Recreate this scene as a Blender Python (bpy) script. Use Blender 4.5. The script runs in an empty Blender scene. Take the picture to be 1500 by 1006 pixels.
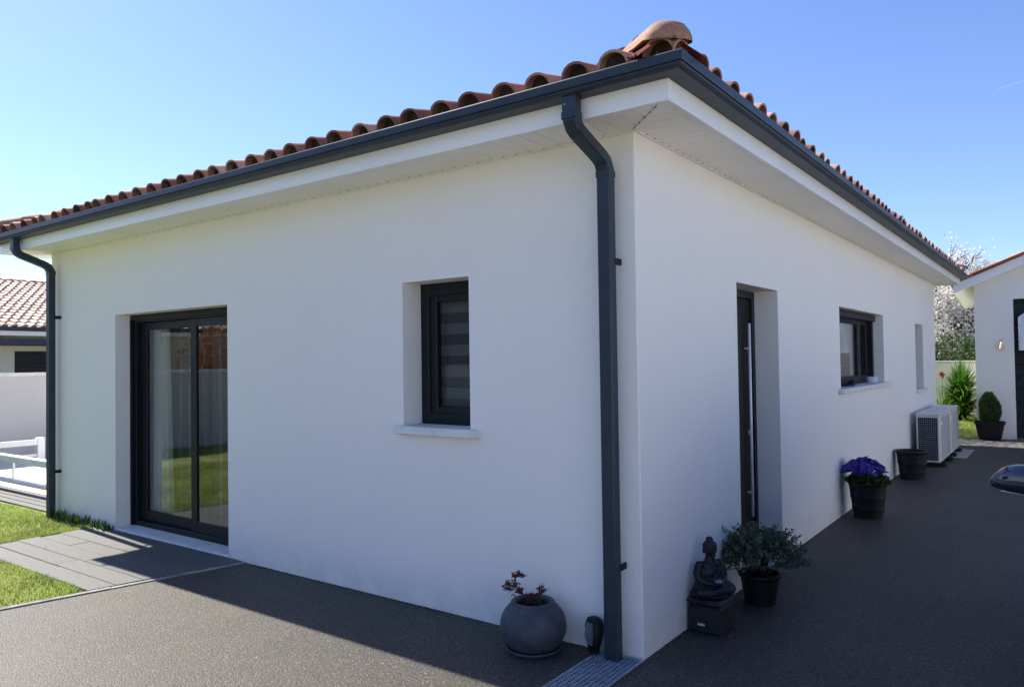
import bpy, math, random
from math import sin, cos, pi, radians, sqrt
from mathutils import Vector, Matrix
random.seed(7)
SC = bpy.context.scene
COL = SC.collection

# ---------------------------------------------------------------- mesh builder
class MB:
    def __init__(s):
        s.v = []; s.f = []; s.t = []; s.sm = []
    def add(s, vs, fs, tint=0.5, smooth=False):
        n = len(s.v)
        s.v.extend([tuple(p) for p in vs])
        for f in fs:
            s.f.append([i + n for i in f]); s.t.append(tint); s.sm.append(smooth)
    def quad(s, a, b, c, d, tint=0.5): s.add([a, b, c, d], [(0, 1, 2, 3)], tint)
    def box(s, x0, x1, y0, y1, z0, z1, tint=0.5, bev=0.0):
        if bev <= 0:
            vs = [(x, y, z) for z in (z0, z1) for y in (y0, y1) for x in (x0, x1)]
            s.add(vs, [(0, 2, 3, 1), (4, 5, 7, 6), (0, 1, 5, 4), (2, 6, 7, 3), (0, 4, 6, 2), (1, 3, 7, 5)], tint)
            return
        b = min(bev, (x1-x0)*.45, (y1-y0)*.45, (z1-z0)*.45)
        X = (x0, x1); Y = (y0, y1); Z = (z0, z1); sg = (1, -1)
        vs = []; idx = {}
        for i in (0, 1):
            for j in (0, 1):
                for k in (0, 1):
                    for a in range(3):
                        p = [X[i] + sg[i]*b, Y[j] + sg[j]*b, Z[k] + sg[k]*b]
                        p[a] = (X[i], Y[j], Z[k])[a]
                        idx[(i, j, k, a)] = len(vs); vs.append(p)
        fs = []
        for i in (0, 1):
            fs.append([idx[(i, j, k, 0)] for j, k in ((0, 0), (1, 0), (1, 1), (0, 1))])
            fs.append([idx[(j, i, k, 1)] for j, k in ((0, 0), (1, 0), (1, 1), (0, 1))])
            fs.append([idx[(j, k, i, 2)] for j, k in ((0, 0), (1, 0), (1, 1), (0, 1))])
        for i in (0, 1):
            for j in (0, 1):
                fs.append([idx[(i, j, 0, 0)], idx[(i, j, 1, 0)], idx[(i, j, 1, 1)], idx[(i, j, 0, 1)]])
                fs.append([idx[(i, 0, j, 0)], idx[(i, 1, j, 0)], idx[(i, 1, j, 2)], idx[(i, 0, j, 2)]])
                fs.append([idx[(0, i, j, 1)], idx[(1, i, j, 1)], idx[(1, i, j, 2)], idx[(0, i, j, 2)]])
                for k in (0, 1): fs.append([idx[(i, j, k, 0)], idx[(i, j, k, 1)], idx[(i, j, k, 2)]])
        s.add(vs, fs, tint)
    def lathe(s, prof, c=(0, 0, 0), n=32, tint=0.5, sx=1, sy=1, smooth=True, sq=0):
        vs = []; fs = []
        for r, z in prof:
            for i in range(n):
                a = 2*pi*i/n; ca, sa = cos(a), sin(a)
                if sq:
                    k = 1/(abs(ca)**sq + abs(sa)**sq)**(1/sq); ca *= k; sa *= k
                vs.append((c[0]+r*ca*sx, c[1]+r*sa*sy, c[2]+z))
        for j in range(len(prof)-1):
            for i in range(n):
                a = j*n+i; b = j*n+(i+1) % n
                fs.append((a, b, b+n, a+n))
        s.add(vs, fs, tint, smooth)
    def tube(s, pts, rad, n=6, tint=0.5, cap=True):
        pts = [Vector(p) for p in pts]
        if not hasattr(rad, '__len__'): rad = [rad]*len(pts)
        vs = []; fs = []; ref = None
        for i, p in enumerate(pts):
            d = (pts[min(i+1, len(pts)-1)] - pts[max(i-1, 0)])
            d = d.normalized() if d.length > 1e-9 else Vector((0, 0, 1))
            if ref is None: ref = Vector((0, 0, 1)) if abs(d.z) < .9 else Vector((1, 0, 0))
            u = (ref - d*ref.dot(d)).normalized(); w = d.cross(u); ref = u
            for k in range(n):
                a = 2*pi*k/n
                vs.append(p + (u*cos(a) + w*sin(a))*rad[i])
        for i in range(len(pts)-1):
            for k in range(n):
                a = i*n+k; b = i*n+(k+1) % n
                fs.append((a, b, b+n, a+n))
        if cap:
            fs.append(list(range(n))[::-1]); fs.append([(len(pts)-1)*n+k for k in range(n)])
        s.add(vs, fs, tint, True)
    def ell(s, c, r, n=16, m=10, tint=0.5, rot=None):
        vs = []; fs = []
        R = rot or Matrix.Identity(3)
        for j in range(m+1):
            ph = pi*j/m
            for i in range(n):
                a = 2*pi*i/n
                q = R @ Vector((r[0]*sin(ph)*cos(a), r[1]*sin(ph)*sin(a), r[2]*cos(ph)))
                vs.append((c[0]+q.x, c[1]+q.y, c[2]+q.z))
        for j in range(m):
            for i in range(n):
                a = j*n+i; b = j*n+(i+1) % n
                fs.append((a, a+n, b+n, b))
        s.add(vs, fs, tint, True)
    def leaf(s, p, d, l, w, tint=.5, fold=0.0, up=None):
        d = Vector(d).normalized(); p = Vector(p)
        u = up or Vector((random.gauss(0, 1), random.gauss(0, 1), random.gauss(0, 1)))
        sd = d.cross(u)
        if sd.length < 1e-4: sd = d.cross(Vector((.3, .5, .8)))
        sd.normalize(); nn = sd.cross(d)
        a = p; b = p + d*l*.45 + sd*w*.5 + nn*fold; c = p + d*l; e = p + d*l*.45 - sd*w*.5 + nn*fold
        if fold: s.add([a, b, c, e], [(0, 1, 2), (0, 2, 3)], tint)
        else: s.add([a, b, c, e], [(0, 1, 2, 3)], tint)
    def map(s, fn): s.v = [tuple(fn(Vector(p))) for p in s.v]
    def build(s, name, mat, parent=None, loc=None, mods=None):
        me = bpy.data.meshes.new(name)
        me.from_pydata(s.v, [], s.f); me.update()
        at = me.attributes.new('tint', 'FLOAT', 'FACE'); at.data.foreach_set('value', s.t)
        me.polygons.foreach_set('use_smooth', s.sm)
        o = bpy.data.objects.new(name, me); COL.objects.link(o)
        me.materials.append(mat)
        if parent: o.parent = parent
        if loc: o.location = loc
        return o

def tag(o, label=None, cat=None, group=None, kind=None):
    if label: o['label'] = label
    if cat: o['category'] = cat
    if group: o['group'] = group
    if kind: o['kind'] = kind
    return o
def thing(name, label, cat, loc=(0, 0, 0), rz=0, group=None):
    o = bpy.data.objects.new(name, None); COL.objects.link(o)
    o.location = loc; o.rotation_euler = (0, 0, rz); o.empty_display_size = .1
    return tag(o, label, cat, group)
def copy_tree(o, parent=None):
    c = o.copy(); COL.objects.link(c)
    if parent: c.parent = parent
    for ch in [x for x in bpy.data.objects if x.parent == o]: copy_tree(ch, c)
    return c

# ---------------------------------------------------------------- materials
def newmat(name):
    m = bpy.data.materials.new(name); m.use_nodes = True
    nt = m.node_tree; nt.nodes.clear()
    out = nt.nodes.new('ShaderNodeOutputMaterial'); b = nt.nodes.new('ShaderNodeBsdfPrincipled')
    nt.links.new(b.outputs[0], out.inputs[0])
    return m, nt, b, out
def N(nt, t, **kw):
    n = nt.nodes.new(t)
    for k, v in kw.items():
        if k.startswith('i_'):
            n.inputs[k[2:].replace('_', ' ')].default_value = v
        else: setattr(n, k, v)
    return n
def coords(nt): return nt.nodes.new('ShaderNodeNewGeometry').outputs['Position']
def noise(nt, scale, detail=4, rough=.55, vec=None, stretch=None):
    n = N(nt, 'ShaderNodeTexNoise', i_Scale=scale, i_Detail=detail, i_Roughness=rough)
    v = vec or coords(nt)
    if stretch:
        mp = nt.nodes.new('ShaderNodeMapping'); mp.inputs['Scale'].default_value = stretch
        nt.links.new(v, mp.inputs[0]); v = mp.outputs[0]
    nt.links.new(v, n.inputs['Vector'])
    return n.outputs['Fac']
def ramp(nt, fac, stops):
    r = nt.nodes.new('ShaderNodeValToRGB'); e = r.color_ramp.elements
    while len(e) < len(stops): e.new(.5)
    for i, (p, c) in enumerate(stops):
        e[i].position = p; e[i].color = (*c, 1) if len(c) == 3 else c
    nt.links.new(fac, r.inputs[0]); return r.outputs[0]
def mix(nt, fac, a, b, mode='MIX'):
    m = nt.nodes.new('ShaderNodeMix'); m.data_type = 'RGBA'; m.blend_type = mode
    for sck, v in ((m.inputs[0], fac), (m.inputs[6], a), (m.inputs[7], b)):
        if hasattr(v, 'is_output') or isinstance(v, bpy.types.NodeSocket): nt.links.new(v, sck)
        elif isinstance(v, (int, float)): sck.default_value = v
        else: sck.default_value = (*v, 1)
    return m.outputs[2]
def bump(nt, b, h, strength, dist):
    n = N(nt, 'ShaderNodeBump', i_Strength=strength, i_Distance=dist)
    nt.links.new(h, n.inputs['Height']); nt.links.new(n.outputs[0], b.inputs['Normal']); return n
def simple(name, col, rough=.5, metal=0, spec=.5, var=.08, vs=3.0, bs=0, bstr=.3, bd=.002, coat=0):
    m, nt, b, o = newmat(name)
    d = tuple(c*(1-var*2) for c in col); l = tuple(min(1, c*(1+var*2)) for c in col)
    c = ramp(nt, noise(nt, vs), [(.3, d), (.7, l)])
    nt.links.new(c, b.inputs['Base Color'])
    b.inputs['Roughness'].default_value = rough; b.inputs['Metallic'].default_value = metal
    b.inputs['Specular IOR Level'].default_value = spec
    b.inputs['Coat Weight'].default_value = coat
    if bs: bump(nt, b, noise(nt, bs, 3), bstr, bd)
    return m
def leafmat(name, c1, c2, rough=.5, trans=.25, vscale=2.0):
    m, nt, b, out = newmat(name)
    a = N(nt, 'ShaderNodeAttribute', attribute_name='tint')
    c = ramp(nt, a.outputs['Fac'], [(0, c1), (1, c2)])
    c = mix(nt, ramp(nt, noise(nt, vscale, 3), [(.3, (.65,)*3), (.7, (1.15,)*3)]), (0, 0, 0), c, 'MIX')
    nt.links.new(c, b.inputs['Base Color']); b.inputs['Roughness'].default_value = rough
    b.inputs['Specular IOR Level'].default_value = .35
    t = nt.nodes.new('ShaderNodeBsdfTranslucent'); nt.links.new(c, t.inputs[0])
    ms = nt.nodes.new('ShaderNodeMixShader'); ms.inputs[0].default_value = trans
    nt.links.new(b.outputs[0], ms.inputs[1]); nt.links.new(t.outputs[0], ms.inputs[2]); nt.links.new(ms.outputs[0], out.inputs[0])
    return m

def stucco(name, col, base_dirt=True):
    m, nt, b, out = newmat(name)
    big = ramp(nt, noise(nt, .8, 5, .6), [(.3, tuple(c*.975 for c in col)), (.7, col)])
    fine = noise(nt, 140, 3, .6)
    c = mix(nt, ramp(nt, fine, [(.35, (0,)*3), (.7, (1,)*3)]), big, mix(nt, .08, big, (1, 1, 1)))
    # faint rain streaks and splash dirt near the ground
    if base_dirt:
        sp = nt.nodes.new('ShaderNodeSeparateXYZ'); nt.links.new(coords(nt), sp.inputs[0])
        mr = N(nt, 'ShaderNodeMapRange'); nt.links.new(sp.outputs['Z'], mr.inputs[0])
        mr.inputs[1].default_value = 0; mr.inputs[2].default_value = .32; mr.inputs[3].default_value = 1; mr.inputs[4].default_value = 0
        mu = N(nt, 'ShaderNodeMath', operation='MULTIPLY'); nt.links.new(mr.outputs[0], mu.inputs[0])
        nt.links.new(ramp(nt, noise(nt, 5, 6, .7), [(.35, (.1,)*3), (.75, (1,)*3)]), mu.inputs[1])
        mu2 = N(nt, 'ShaderNodeMath', operation='MULTIPLY'); nt.links.new(mu.outputs[0], mu2.inputs[0]); mu2.inputs[1].default_value = .38
        c = mix(nt, mu2.outputs[0], c, (.36, .33, .28))
        st = ramp(nt, noise(nt, 1.0, 5, .6, stretch=(14, 14, .5)), [(.6, (0,)*3), (.9, (.07,)*3)])
        c = mix(nt, st, c, (.62, .61, .58))
    nt.links.new(c, b.inputs['Base Color']); b.inputs['Roughness'].default_value = .9
    b.inputs['Specular IOR Level'].default_value = .2
    add = N(nt, 'ShaderNodeMath', operation='ADD'); nt.links.new(fine, add.inputs[0]); nt.links.new(noise(nt, 2.2, 2), add.inputs[1])
    bump(nt, b, add.outputs[0], .6, .005)
    return m
M = {}
M['stucco'] = stucco('white_render', (.89, .85, .785))
M['stucco_grey'] = stucco('grey_render', (.56, .55, .53))
M['stucco_cream'] = stucco('cream_render', (.62, .6, .52))
M['pvc'] = simple('white_pvc', (.90, .89, .86), .35, var=.02, vs=1.5)
M['soffit'] = simple('soffit_pvc', (.90, .865, .79), .45, var=.02, vs=2)
M['anth'] = simple('anthracite_metal', (.019, .029, .045), .42, .0, .4, var=.12, vs=6, bs=40, bstr=.05)
M['alu'] = simple('anthracite_frame', (.006, .008, .012), .45, .0, .3, var=.1, vs=8)
M['black'] = simple('black_plastic', (.006, .007, .010), .55, 0, .3, var=.15, vs=9, bs=60, bstr=.1)
M['dark'] = simple('dark_void', (.006, .006, .007), .9)
M['steel'] = simple('brushed_steel', (.85, .86, .88), .42, .8, var=.04, vs=30)
M['sill'] = simple('sill_concrete', (.72, .70, .67), .75, var=.06, vs=9, bs=90, bstr=.25)
M['concrete'] = simple('pale_concrete', (.42, .41, .38), .85, var=.1, vs=7, bs=60, bstr=.35)
M['kerb'] = simple('weathered_kerb', (.25, .24, .22), .9, var=.2, vs=9, bs=60, bstr=.4)
M['apron'] = simple('grey_concrete', (.17, .16, .145), .9, var=.12, vs=3, bs=80, bstr=.3)
M['terrace'] = simple('white_terrace', (.62, .60, .56), .7, var=.05, vs=2, bs=50, bstr=.2)
M['whitewood'] = simple('white_painted_wood', (.75, .75, .76), .5, var=.04, vs=7)
M['soil'] = simple('potting_soil', (.035, .022, .015), .95, var=.3, vs=60, bs=70, bstr=.8, bd=.01)
M['satin'] = simple('satin_steel', (.9, .9, .9), .5, .25, var=.02)
M['leafdoor'] = simple('black_door', (.004, .005, .007), .6, .0, .2)
M['galv'] = simple('galvanised_steel', (.30, .34, .40), .5, .25, var=.15, vs=20)
M['ventwhite'] = simple('cream_metal', (.66, .66, .62), .4, var=.04, vs=3)
M['hp_side'] = simple('casing_side', (.42, .42, .39), .4, var=.05, vs=3)
M['bark'] = simple('bark', (.07, .05, .04), .9, var=.3, vs=12, bs=40, bstr=.8, bd=.01)
M['bowl'] = simple('slate_grey_stoneware', (.045, .052, .068), .6, var=.15, vs=15, bs=70, bstr=.3)
M['stone'] = simple('dark_cast_stone', (.009, .010, .013), .55, var=.25, vs=18, bs=50, bstr=.5, bd=.004)
M['bronze'] = simple('dark_bronze_resin', (.0035, .004, .006), .55, .0, var=.3, vs=20, bs=60, bstr=.25)
M['white_glass'] = simple('white_glaze', (.85, .85, .86), .2, var=.02)
M['rubber'] = simple('rubber', (.012, .012, .013), .8)
M['brass'] = simple('warm_metal', (.5, .33, .16), .35, .8)
M['floor'] = simple('oak_floor', (.22, .15, .09), .4, var=.2, vs=5)
M['room'] = simple('room_plaster', (.35, .34, .32), .9)
M['petal_w'] = leafmat('white_blossom', (.72, .68, .62), (.93, .91, .9), .6, .5)
M['leaf_g'] = leafmat('green_leaf', (.03, .07, .015), (.10, .19, .035), .45)
M['leaf_spiky'] = leafmat('blade_leaf', (.05, .14, .02), (.20, .38, .06), .4, .35)
M['leaf_yucca'] = leafmat('yucca_leaf', (.03, .10, .012), (.15, .32, .04), .4, .35)
M['leaf_grey'] = leafmat('grey_green_leaf', (.05, .07, .045), (.19, .22, .15), .6, .15)
M['leaf_con'] = leafmat('conifer_green', (.015, .045, .01), (.06, .13, .025), .6, .15)
M['leaf_red'] = leafmat('dark_red_leaf', (.05, .010, .008), (.20, .045, .03), .5, .2)
M['leaf_rust'] = leafmat('rust_leaf', (.22, .07, .03), (.42, .17, .08), .6, .3)
M['leaf_orange'] = leafmat('orange_leaf', (.25, .07, .03), (.4, .16, .08), .6, .3)
M['pansy'] = leafmat('violet_petal', (.03, .018, .20), (.12, .08, .50), .5, .2)
M['grass'] = leafmat('grass_blade', (.15, .28, .04), (.72, .72, .26), .55, .4, 1.2)
M['ochre'] = leafmat('ochre_leaf', (.1, .1, .02), (.3, .22, .05), .6, .3)

def tilemat(name, stops, moss=.35):
    m, nt, b, out = newmat(name)
    a = N(nt, 'ShaderNodeAttribute', attribute_name='tint')
    c = ramp(nt, a.outputs['Fac'], stops)
    n = ramp(nt, noise(nt, 9, 6, .7), [(.42, (0,)*3), (.72, (1,)*3)])
    c2 = mix(nt, .45, c, (.33, .24, .18))
    mu = N(nt, 'ShaderNodeMath', operation='MULTIPLY'); nt.links.new(n, mu.inputs[0]); mu.inputs[1].default_value = moss
    c = mix(nt, mu.outputs[0], c, c2)
    sp = ramp(nt, noise(nt, 70, 3), [(.3, (.72,)*3), (.65, (1.1,)*3)])
    c = mix(nt, 1.0, c, sp, 'MULTIPLY')
    nt.links.new(c, b.inputs['Base Color']); b.inputs['Roughness'].default_value = .8
    b.inputs['Specular IOR Level'].default_value = .3
    bump(nt, b, noise(nt, 60, 5, .7), .4, .004)
    return m
M['tile'] = tilemat('terracotta_tile', [(0, (.035, .018, .014)), (.02, (.19, .085, .06)), (.3, (.32, .135, .09)), (.7, (.45, .235, .165)), (1, (.56, .38, .30))])  # darkest stop paints shade on the discs in the eaves tile ends
M['tile_pale'] = tilemat('pale_tile', [(0, (.55, .40, .31)), (.5, (.74, .58, .47)), (1, (.85, .72, .61))])
M['tile_hip'] = tilemat('weathered_tile', [(0, (.27, .125, .08)), (1, (.37, .19, .125))], .75)
M['tile_red'] = tilemat('red_flashing', [(0, (.20, .03, .02)), (1, (.33, .06, .04))], .2)

def asphalt():
    m, nt, b, out = newmat('asphalt')
    v = N(nt, 'ShaderNodeTexVoronoi', i_Scale=120.0); nt.links.new(coords(nt), v.inputs['Vector'])
    sepc = nt.nodes.new('ShaderNodeSeparateColor'); nt.links.new(v.outputs['Color'], sepc.inputs[0])
    st = ramp(nt, sepc.outputs[0], [(0, (.047, .042, .034)), (.55, (.080, .071, .057)), (.93, (.114, .101, .081)), (1, (.25, .22, .18))])
    dd = ramp(nt, v.outputs['Distance'], [(.25, (1,)*3), (.75, (.35,)*3)])
    c = mix(nt, 1.0, st, dd, 'MULTIPLY')
    big = ramp(nt, noise(nt, .9, 6, .65), [(.3, (.72, .73, .80)), (.7, (1.24, 1.19, 1.09))])
    c = mix(nt, 1.0, c, big, 'MULTIPLY')
    trk = ramp(nt, noise(nt, 1.0, 5, .6, stretch=(2.2, .25, 1)), [(.35, (.88,)*3), (.65, (1.08,)*3)])
    c = mix(nt, 1.0, c, trk, 'MULTIPLY')
    spot = ramp(nt, noise(nt, 7, 5, .75), [(.60, (1,)*3), (.74, (.66, .66, .69))])
    c = mix(nt, 1.0, c, spot, 'MULTIPLY')
    mid = ramp(nt, noise(nt, 45, 4, .7), [(.3, (.68,)*3), (.7, (1.3,)*3)])
    c = mix(nt, 1.0, c, mid, 'MULTIPLY')
    nt.links.new(c, b.inputs['Base Color']); b.inputs['Roughness'].default_value = .62
    b.inputs['Specular IOR Level'].default_value = .5
    inv = N(nt, 'ShaderNodeMath', operation='SUBTRACT'); inv.inputs[0].default_value = 1; nt.links.new(v.outputs['Distance'], inv.inputs[1])
    ad = N(nt, 'ShaderNodeMath', operation='MULTIPLY_ADD'); nt.links.new(inv.outputs[0], ad.inputs[0]); ad.inputs[1].default_value = .6
    nt.links.new(sepc.outputs[1], ad.inputs[2])
    bump(nt, b, ad.outputs[0], .7, .005)
    return m
M['asphalt'] = asphalt()
def lawnmat():
    m, nt, b, out = newmat('lawn')
    c = ramp(nt, noise(nt, 2.2, 6, .7), [(.3, (.12, .22, .025)), (.5, (.28, .36, .06)), (.68, (.46, .42, .16))])
    f = ramp(nt, noise(nt, 60, 4, .7), [(.3, (.45,)*3), (.7, (1.25,)*3)])
    c = mix(nt, 1.0, c, f, 'MULTIPLY')
    nt.links.new(c, b.inputs['Base Color']); b.inputs['Roughness'].default_value = .95
    bump(nt, b, noise(nt, 45, 5, .8), .8, .03)
    return m
M['lawn'] = lawnmat()
M['earth'] = simple('earth', (.12, .13, .06), .95, var=.3, vs=.3)
def slate():
    m, nt, b, out = newmat('slate_boards')
    a = N(nt, 'ShaderNodeAttribute', attribute_name='tint')
    c = ramp(nt, a.outputs['Fac'], [(0, (.078, .080, .077)), (1, (.104, .106, .101))])
    g = ramp(nt, noise(nt, 6, 6, .7, stretch=(1, 9, 1)), [(.3, (.75,)*3), (.7, (1.2,)*3)])
    c = mix(nt, 1.0, c, g, 'MULTIPLY')
    nt.links.new(c, b.inputs['Base Color']); b.inputs['Roughness'].default_value = .7
    bump(nt, b, noise(nt, 12, 5, .7, stretch=(1, 8, 1)), .5, .004)
    return m
M['slate'] = slate()
def glass(name='window_glass', tint=(1, 1, 1), ior=2.15, rough=0.0):
    m, nt, b, out = newmat(name)
    nt.nodes.remove(b)
    fr = N(nt, 'ShaderNodeFresnel', i_IOR=ior)
    t = nt.nodes.new('ShaderNodeBsdfTransparent'); t.inputs[0].default_value = (*tint, 1)
    g = nt.nodes.new('ShaderNodeBsdfGlossy'); g.inputs['Roughness'].default_value = rough; g.inputs[0].default_value = (.95, .97, 1, 1)
    bm_ = N(nt, 'ShaderNodeBump', i_Strength=.02, i_Distance=.01); nt.links.new(noise(nt, 1.6, 1), bm_.inputs['Height'])
    nt.links.new(bm_.outputs[0], g.inputs['Normal'])
    ms = nt.nodes.new('ShaderNodeMixShader'); nt.links.new(fr.outputs[0], ms.inputs[0])
    nt.links.new(t.outputs[0], ms.inputs[1]); nt.links.new(g.outputs[0], ms.inputs[2]); nt.links.new(ms.outputs[0], out.inputs[0])
    return m
M['glass'] = glass()
M['glass2'] = glass('small_window_glass', (.8, .83, .84), 1.55)
def sheer():
    m, nt, b, out = newmat('sheer_curtain'); nt.nodes.remove(b)
    d = nt.nodes.new('ShaderNodeBsdfDiffuse'); d.inputs[0].default_value = (.8, .8, .8, 1)
    tl = nt.nodes.new('ShaderNodeBsdfTranslucent'); tl.inputs[0].default_value = (.8, .8, .8, 1)
    tr = nt.nodes.new('ShaderNodeBsdfTransparent')
    m1 = nt.nodes.new('ShaderNodeMixShader'); m1.inputs[0].default_value = .4
    nt.links.new(d.outputs[0], m1.inputs[1]); nt.links.new(tl.outputs[0], m1.inputs[2])
    m2 = nt.nodes.new('ShaderNodeMixShader')
    nt.links.new(ramp(nt, noise(nt, 1, 3, stretch=(9, 9, .15)), [(.42, (.12,)*3), (.7, (.65,)*3)]), m2.inputs[0])
    nt.links.new(tr.outputs[0], m2.inputs[1]); nt.links.new(m1.outputs[0], m2.inputs[2]); nt.links.new(m2.outputs[0], out.inputs[0])
    return m
M['sheer'] = sheer()
M['curtain'] = simple('white_curtain', (.8, .8, .79), .9, var=.03)
M['blind_l'] = simple('light_blind', (.55, .55, .53), .8, var=.03)
M['blind_m'] = simple('mid_blind', (.24, .24, .23), .8, var=.03)
M['blind_d'] = simple('grey_blind', (.12, .12, .118), .8, var=.03)
M['lamp_glass'] = simple('amber_glass', (.7, .55, .35), .15)
m, nt, b, o = newmat('car_paint')
b.inputs['Base Color'].default_value = (.012, .018, .04, 1); b.inputs['Roughness'].default_value = .12
b.inputs['Coat Weight'].default_value = 1; b.inputs['Coat Roughness'].default_value = .03; b.inputs['Specular IOR Level'].default_value = .7
fl = ramp(nt, noise(nt, 400, 2), [(.4, (.008, .012, .028)), (.8, (.03, .042, .09))]); nt.links.new(fl, b.inputs['Base Color'])
M['paint'] = m
M['carglass'] = glass('car_glass', (.12, .14, .14), 1.6)
M['chrome'] = simple('chrome', (.8, .8, .82), .08, 1.0, var=.01)

# ---------------------------------------------------------------- dimensions (metres)
HS = 2.88; E = .373; HF = .094; W = 7.178; L = 11.63; GO = .121

# ---------------------------------------------------------------- setting: ground
def sheet(name, pts, z, mat, t=.5):
    mb = MB(); mb.add([(x, y, z) for x, y in pts], [list(range(len(pts)))], t)
    return tag(mb.build(name, mat), kind='structure')
sheet('ground', [(-400, -400), (400, -400), (400, 400), (-400, 400)], -.03, M['earth'])
sheet('asphalt_driveway', [(-3.64, .15), (-10.0, -29.8), (28, -30), (28, 14.9), (.50, 13.36), (-.35, 13.3), (-.35, .15)], 0, M['asphalt'])
sheet('lawn', [(-3.60, .1), (-9.96, -29.8), (-30, -29.8), (-30, .1)], -.008, M['lawn'])
sheet('back_lawn', [(-6, 12.2), (6, 12.2), (8, 22), (-8, 22)], -.012, M['lawn'])
sheet('bounce_pavement', [(-4.9, -6.2), (14, -6.2), (14, -24), (-8.6, -24)], .004, M['concrete'])  # unseen pale ground added behind the camera to bounce light onto the front wall
sheet('concrete_apron', [(.02, 11.75), (9, 11.75), (9, 13.8), (.52, 13.32), (.02, 13.26)], .004, M['apron'])
sheet('white_terrace', [(-14.5, .50), (-7.2, .50), (-7.2, 9), (-14.5, 9)], .01, M['terrace'])
mb = MB()
for k in range(4):
    mb.box(-14.5, -10.2, .035+k*.115, .135+k*.115, -.02, .012, tint=random.random(), bev=.003)
    mb.box(-10.195, -7.2, .035+k*.115, .135+k*.115, -.02, .012, tint=random.random(), bev=.003)
tag(mb.build('terrace_shadow_strips', M['slate']), kind='structure')  # grey strips painting slatted shadows along the terrace edge
mb = MB(); mb.box(-14.4, -9.05, .66, 8.9, .0105, .085, bev=.008)
tag(mb.build('terrace_step', M['terrace']), kind='structure')
mb = MB(); mb.box(0.006, .60, 9.9, 11.12, .004, .016, bev=.003)
tag(mb.build('concrete_slab', M['concrete']), kind='structure')
# edging strip between drive and lawn
mb = MB()
dx, dy = -.2075, -.978
for k in range(30):
    a0, a1 = k*1.0+.003, k*1.0+.997
    x0, y0 = -3.60+dx*a0, -.01+dy*a0; x1, y1 = -3.60+dx*a1, -.01+dy*a1
    w = .021; zt = .010 + random.uniform(-.002, .002)
    mb.add([(x0-w, y0+.2*w, -.02), (x0+w, y0-.2*w, -.02), (x1+w, y1-.2*w, -.02), (x1-w, y1+.2*w, -.02),
            (x0-w, y0+.2*w, zt), (x0+w, y0-.2*w, zt), (x1+w, y1-.2*w, zt), (x1-w, y1+.2*w, zt)],
           [(4, 5, 6, 7), (0, 1, 5, 4), (1, 2, 6, 5), (2, 3, 7, 6), (3, 0, 4, 7)])
tag(mb.build('kerb_edging', M['kerb']), kind='structure')
# board path in front of the glass door
mb = MB()
yy = -.018
for r in range(6):
    y1 = yy - r*.185; y0 = y1 - .180
    xs = [-6.05 + random.uniform(-.02, .02)]
    cut = random.uniform(-5.6, -4.3)
    xe = -3.635 + dx*(-y0)/(.978)
    for a, b_ in ((xs[0], cut-.002), (cut+.002, xe)):
        z = .012 + random.uniform(-.002, .003)
        n0 = len(mb.v); mb.box(a, b_, y0, y1, -.006, z, tint=random.random(), bev=.003)
        if b_ == xe: mb.v[n0:] = [(p[0] if p[0] < xe-.1 else -3.625+.2122*p[1], p[1], p[2]) for p in mb.v[n0:]]
tag(mb.build('board_path', M['slate']), kind='structure')

# ---------------------------------------------------------------- grass blades
def in_path(x, y): return (-6.1 < x < -3.5 and -1.13 < y < -.06) or (x > -5.85 and y > -.1)
mb = MB()
def blade(x, y, h):
    a = random.uniform(0, 2*pi); w = random.uniform(.003, .006); l = random.uniform(.3, 1.0)*h
    px, py = cos(a)*w, sin(a)*w; b2 = a + random.uniform(.5, 2.6)
    mb.add([(x-px, y-py, -.01), (x+px, y+py, -.01), (x+cos(b2)*l, y+sin(b2)*l, h)], [(0, 1, 2)], min(1, max(0, .65*random.random()+.35*(.5+.5*sin(x*1.9+2*sin(y*1.3+1)))*(.6+.4*sin(y*5.1+x*2)))))
def lawn_x(y): return -3.66 + .2122*y
rg = random.Random(3)
def patch(x, y):  # uneven growth
    return .55 + .45*sin(x*3.1+1.7*sin(y*2.3))*cos(y*3.7+sin(x*4.1)*1.3)
n = 0
while n < 60000:
    y = rg.uniform(-3.4, .0); x = rg.uniform(-9.6, -3.7)
    if x > lawn_x(y) or in_path(x, y): continue
    if y > -.01 or rg.random() > .35 + .65*patch(x, y): continue
    blade(x, y, rg.uniform(.008, .022) + .016*max(0, patch(x, y))); n += 1
n = 0
while n < 26000:
    y = rg.uniform(-11, -3.4); x = rg.uniform(-13, -4.2)
    if x > lawn_x(y): continue
    blade(x, y, rg.uniform(.02, .05)); n += 1
for k in range(5000):   # tufts along the path edges
    if rg.random() < .5: x, y = rg.uniform(-6.15, -3.95), -1.14 - abs(rg.gauss(0, .03))
    else: x, y = -6.09 - abs(rg.gauss(0, .04)), rg.uniform(-1.2, -.05)
    blade(x, y, rg.uniform(.01, .04))
for k in range(700):   # weeds in the joints of the path and along the kerb
    if rg.random() < .45: yj = -.018-.185*rg.randint(1, 5)+.003; x, y = rg.uniform(-6.0, -3.95), yj+rg.gauss(0, .003)
    else: y = rg.uniform(-3.4, -.9); x = lawn_x(y)+.02+rg.gauss(0, .008)
    if sin(x*9+y*31) > .35: blade(x, y, rg.uniform(.012, .035))
tag(mb.build('lawn_grass', M['grass']), 'short patchy green grass growing on the front lawn', 'grass', kind='stuff')
mb = MB()
for k in range(9000):
    x, y = rg.uniform(-1.4, 1.2), rg.uniform(13.2, 19.0)
    blade(x, y, rg.uniform(.03, .06))
tag(mb.build('back_lawn_grass', M['grass']), 'bright green grass at the end of the drive', 'grass', kind='stuff')
mb = MB()
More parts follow.
